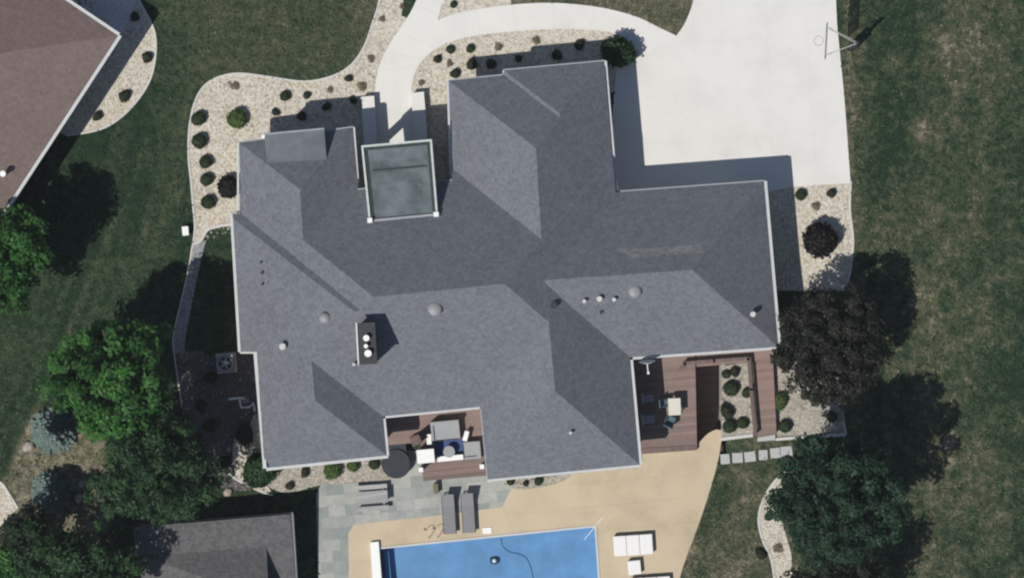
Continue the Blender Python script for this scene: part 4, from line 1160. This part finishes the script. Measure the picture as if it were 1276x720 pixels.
shrub(771, 66, 19, 'big', 'big bushy green shrub where walkway meets the driveway', None, 1.3)
shrub(758, 60, 9, 'big', 'small bushy shrub tucked behind the big driveway shrub')
g4 = "shrubs in the neighbour's gravel bed"
shrub(168, 21, 8, 'dark', "dark shrub in shade at the tip of the neighbour's gravel bed", g4)
shrub(183, 72, 7.5, 'dark', "dark shrub near the outer curve of the neighbour's gravel bed", g4)
shrub(155, 120, 8, 'dark', "dark shrub in the middle of the neighbour's gravel bed", g4)
shrub(121, 145, 7, 'dark', "dark shrub near the pointed lower end of the neighbour's gravel bed", g4)
g5 = 'shrubs in the gravel bed below the driveway'
shrub(998, 243, 7.5, 'globe', 'green shrub below the driveway beside the garage wing', g5)
shrub(1036, 241, 7.5, 'dark', 'brown-green shrub below the driveway beside the meadow', g5)
shrub(1017, 257, 6, 'dry', 'small dry shrub between the driveway shrubs and burgundy globe', g5)
shrub(1022, 299, 22, 'black', 'largest black-red globe shrub in the gravel bed east of the garage wing', None, 1.0)
shrub(978, 531, 9, 'globe', 'round green shrub beside the boardwalk end')
shrub(1037, 519, 7.5, 'globe', 'round green shrub at the far corner of the shaded gravel bed')
shrub(972, 500, 10, 'lime', 'yellow-green clump beside the boardwalk below the maroon tree')
shrub(1015, 497, 8, 'lime', 'yellow-green clump at the edge of the maroon tree crown')
shrub(958, 643, 6, 'globe', 'small green shrub in the crescent gravel bed')
shrub(969, 683, 7, 'dry', 'rust-brown shrub in the crescent gravel bed')
shrub(948, 690, 8, 'dark', 'dark shrub on the lawn outside the crescent kerb')
g6 = 'shrubs in the gravel planter by the ramp'
shrub(916, 463, 8, 'dark', 'dark shrub at the railing end of the gravel planter', g6)
shrub(905, 466, 6, 'globe', 'green shrub in the planter corner above the ramp', g6)
shrub(911, 484, 10, 'globe', 'largest green shrub in the gravel planter', g6)
shrub(931, 489, 7, 'globe', 'green shrub against the inner side of the railing', g6)
shrub(906, 513, 11, 'dark', 'dark shrub overhanging the ramp wall', g6)
shrub(909, 531, 9, 'globe', 'green shrub in the planter corner nearest the terrace', g6)
shrub(925, 527, 8, 'globe', 'round green shrub near the planter kerb and railing', g6)
g7 = 'shrubs along the south wall'
shrub(322, 586, 21, 'big', 'large bushy shrub at the corner of the house', None, .8)
shrub(305, 541, 15, 'dark', 'dark shrub beside the pale gravel below the gas meter')
shrub(361, 605, 6, 'dark', 'dark little shrub in gravel near the pool house shadow', g7)
shrub(380, 588, 7.5, 'dark', 'dark shrub under the eave next to the lime shrub', g7)
shrub(414, 585, 11, 'lime', 'broad lime-green shrub under the south eave', g7)
shrub(440, 580, 8, 'lime', 'smaller lime-green shrub under the south eave', g7)
shrub(466, 578, 7, 'globe', 'green shrub under the south eave beside the hot tub', g7)
shrub(636, 600, 5, 'globe', 'small shrub at the bluestone end of the pool-side gravel', g7)
shrub(655, 602, 4.5, 'dark', 'tiny dark shrub in the pool-side gravel', g7)
shrub(671, 599, 6, 'globe', 'green shrub in the pool-side gravel near the tan terrace', g7)
g8 = 'shrubs in the shaded dark bed'
for q, lab in (((262, 470, 9), 'dark shrub in the shaded bed below the air conditioner'), ((250, 505, 9), 'dark shrub in the shaded bed near the bright green tree'), ((262, 530, 10), 'dark shrub in the shaded bed level with the gas meter'), ((244, 545, 9), 'dark shrub in the shaded bed beside its kerb'), ((280, 575, 8), 'dark shrub in the shaded bed next to the pale gravel')):
    shrub(*q, 'dark', lab, g8)

# boulders
def boulder(px, py, r, label, seed):
    rng = random.Random(seed); bm = bmesh.new(); bmesh.ops.create_icosphere(bm, subdivisions=2, radius=1)
    for v in bm.verts: v.co *= 1 + .22 * mnoise.noise(v.co * 1.7 + Vector((seed, 0, 0)))
    me = bpy.data.meshes.new('boulder'); bm.to_mesh(me); bm.free(); me.materials.append(M['rock'])
    o = bpy.data.objects.new('boulder', me); COL.objects.link(o); v = G(px, py); o.location = (v.x, v.y, v.z + r * S * .3); o.scale = (r * S, r * S * .8, r * S * .6); o.rotation_euler.z = rng.uniform(0, 6)
    tag(o, label, 'boulder', 'garden boulders')
boulder(284, 613, 6, 'pale boulder beside the shadow of the pool house', 1)
boulder(251, 582, 4, 'pale boulder in the shaded bed by the deep green tree', 2)
boulder(102, 603, 5, 'grey-tan boulder in the shadow between the spruces', 3)
boulder(98, 620, 6, 'tan boulder nearest the lower spruce', 4)
boulder(36, 556, 8, 'broad tan boulder below the upper spruce', 5)
boulder(285, 560, 3.5, 'small boulder where dark bed meets pale gravel', 6)
boulder(285, 106, 4, 'reddish boulder near the rounded kerb of the front bed', 7)
boulder(900, 500, 4, 'pale boulder in the gravel planter beside the ramp', 8)

# loose stones scattered over the gravel beds
def loose_stones():
    rng = random.Random(11); b = MB(); n = 0
    regions = [(FRONT_EDGE + [(330, 280), (330, 240), (470, 240), (620, 220), (770, 110), (800, 50), (550, 40), (500, 20), (510, -40)], 5200), (NEIGH, 900), (EAST, 900), (CRES, 350), (SBED, 200), (PLANTER, 120), (SEBED, 200), (SWPATH, 150), (WEST, 120), (WESTLT, 150)]
    holes = [WALK, DRIVE]
    for poly, cnt in regions:
        x0, x1 = min(p[0] for p in poly), max(p[0] for p in poly); y0, y1 = min(p[1] for p in poly), max(p[1] for p in poly)
        k = 0; tries = 0
        while k < cnt and tries < cnt * 8:
            tries += 1; q = (rng.uniform(x0, x1), rng.uniform(y0, y1))
            if not inside(q, poly) or any(inside(q, h) for h in holes): continue
            k += 1; v = G(*q); s = rng.uniform(.018, .055); a = rng.uniform(0, 6.28); t = rng.random()
            h = s * rng.uniform(.5, .9); ring = [(v.x + s * rng.uniform(.7, 1.2) * math.cos(a + i * 1.257), v.y + s * rng.uniform(.7, 1.2) * math.sin(a + i * 1.257), v.z + .012) for i in range(5)]
            tp = [(v.x + (r_[0] - v.x) * .6, v.y + (r_[1] - v.y) * .6, v.z + .012 + h) for r_ in ring]
            b.face(tp, t)
            for i in range(5):
                j = (i + 1) % 5; b.face([ring[i], ring[j], tp[j], tp[i]], t)
    m, nt, bs = new_mat('loose_stone'); at_ = nd(nt, 'ShaderNodeAttribute'); at_.attribute_name = 'tint'
    nt.links.new(ramp(nt, at_.outputs['Fac'], [(0, (.26, .19, .14)), (.3, (.42, .37, .31)), (.7, (.56, .51, .43)), (1, (.70, .67, .61))]), bs.inputs['Base Color']); bs.inputs['Roughness'].default_value = .9
    o = b.build('gravel', m, None, tint=True); o['kind'] = 'stuff'
loose_stones()

def grass_tufts():
    rng = random.Random(5); b = MB(); n = 0
    block = [FRONT, FRONT2, NEIGH, EAST, SEBED, CRES, WEST, SBED, PLANTER, SWPATH, PATH, WALK, DRIVE, TAN, STONE, TRENCH]
    bb = [(min(p[0] for p in q), max(p[0] for p in q), min(p[1] for p in q), max(p[1] for p in q)) for q in block]
    house_box = [(296, 180), (445, 160), (560, 100), (755, 78), (768, 238), (955, 226), (970, 445), (940, 560), (335, 590), (322, 440), (290, 440)]
    for _ in range(64000):
        q = (rng.uniform(-12, 1288), rng.uniform(-12, 732))
        if inside(q, house_box) or any(x0 <= q[0] <= x1 and y0 <= q[1] <= y1 and inside(q, blk) for blk, (x0, x1, y0, y1) in zip(block, bb)): continue
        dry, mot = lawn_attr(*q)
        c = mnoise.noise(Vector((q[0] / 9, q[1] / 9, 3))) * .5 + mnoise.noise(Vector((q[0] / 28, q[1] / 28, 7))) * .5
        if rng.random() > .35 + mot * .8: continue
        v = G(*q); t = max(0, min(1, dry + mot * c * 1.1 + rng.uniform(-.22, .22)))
        nrm = (Vector((0, 0, 1)) + rnd_unit(rng) * .75).normalized()
        leaf(b, v + Vector((0, 0, rng.uniform(.015, .05))), nrm, rng.uniform(.04, .11), rng, t)
    m, nt, bs = new_mat('grass_blades'); at_ = nd(nt, 'ShaderNodeAttribute'); at_.attribute_name = 'tint'
    nt.links.new(ramp(nt, at_.outputs['Fac'], [(0.0, (.019, .040, .021)), (.25, (.042, .068, .036)), (.5, (.068, .080, .046)), (.8, (.120, .120, .078)), (1, (.19, .175, .125))]), bs.inputs['Base Color']); bs.inputs['Roughness'].default_value = .9; bs.inputs['Specular IOR Level'].default_value = .1
    o = b.build('grass', m, None, tint=True); o['kind'] = 'stuff'
grass_tufts()

# ------------------------------------------------------------------ light, camera
AZ, EL = 43.0, 55.0     # light travels towards this angle (from +x), sun height
d = Vector((math.cos(R(AZ)) * math.cos(R(EL)), math.sin(R(AZ)) * math.cos(R(EL)), -math.sin(R(EL))))
sun = bpy.data.lights.new('sun', 'SUN'); sun.energy = 4.25; sun.angle = R(.5); sun.color = (1, .955, .885)
so_ = bpy.data.objects.new('sun', sun); COL.objects.link(so_); so_.rotation_euler = d.to_track_quat('-Z', 'Y').to_euler(); so_.location = (-20, -20, 40)
w = bpy.data.worlds.new('World'); scene.world = w; w.use_nodes = True
nt = w.node_tree; bg = nt.nodes['Background']; sky = nt.nodes.new('ShaderNodeTexSky'); sky.sky_type = 'NISHITA'; sky.sun_disc = False
sky.sun_elevation = R(EL); sky.sun_rotation = math.atan2(-d.x, -d.y); sky.air_density = 1.0; sky.dust_density = .6; sky.ozone_density = 1.5
nt.links.new(sky.outputs[0], bg.inputs[0]); bg.inputs[1].default_value = .07
hb = MB(); hb.box((0, 0, 73), (1000, 1000, 155)); hz = hb.build('haze', None); hz['kind'] = 'stuff'
hm = bpy.data.materials.new('haze'); hm.use_nodes = True; hn = hm.node_tree; hn.nodes.remove(hn.nodes['Principled BSDF'])
pv = hn.nodes.new('ShaderNodeVolumePrincipled'); pv.inputs['Density'].default_value = .00013; pv.inputs['Color'].default_value = (.88, .93, 1, 1); pv.inputs['Anisotropy'].default_value = .0
hn.links.new(pv.outputs[0], hn.nodes['Material Output'].inputs['Volume']); hz.data.materials.append(hm)
cam = bpy.data.cameras.new('camera'); co_ = bpy.data.objects.new('camera', cam); COL.objects.link(co_)
co_.location = (0, 0, H); co_.rotation_euler = (0, 0, 0); cam.sensor_width = 36; cam.clip_end = 2000; cam.clip_start = 1
cam.angle = 2 * math.atan(638 * S / H)
scene.camera = co_
vs = scene.view_settings; vs.view_transform = 'Standard'; vs.look = 'None'; vs.gamma = 1; vs.exposure = 0.0; vs.use_curve_mapping = False
scene.render.engine = 'CYCLES'
scene.cycles.use_denoising = True
scene.cycles.filter_width = 2.2
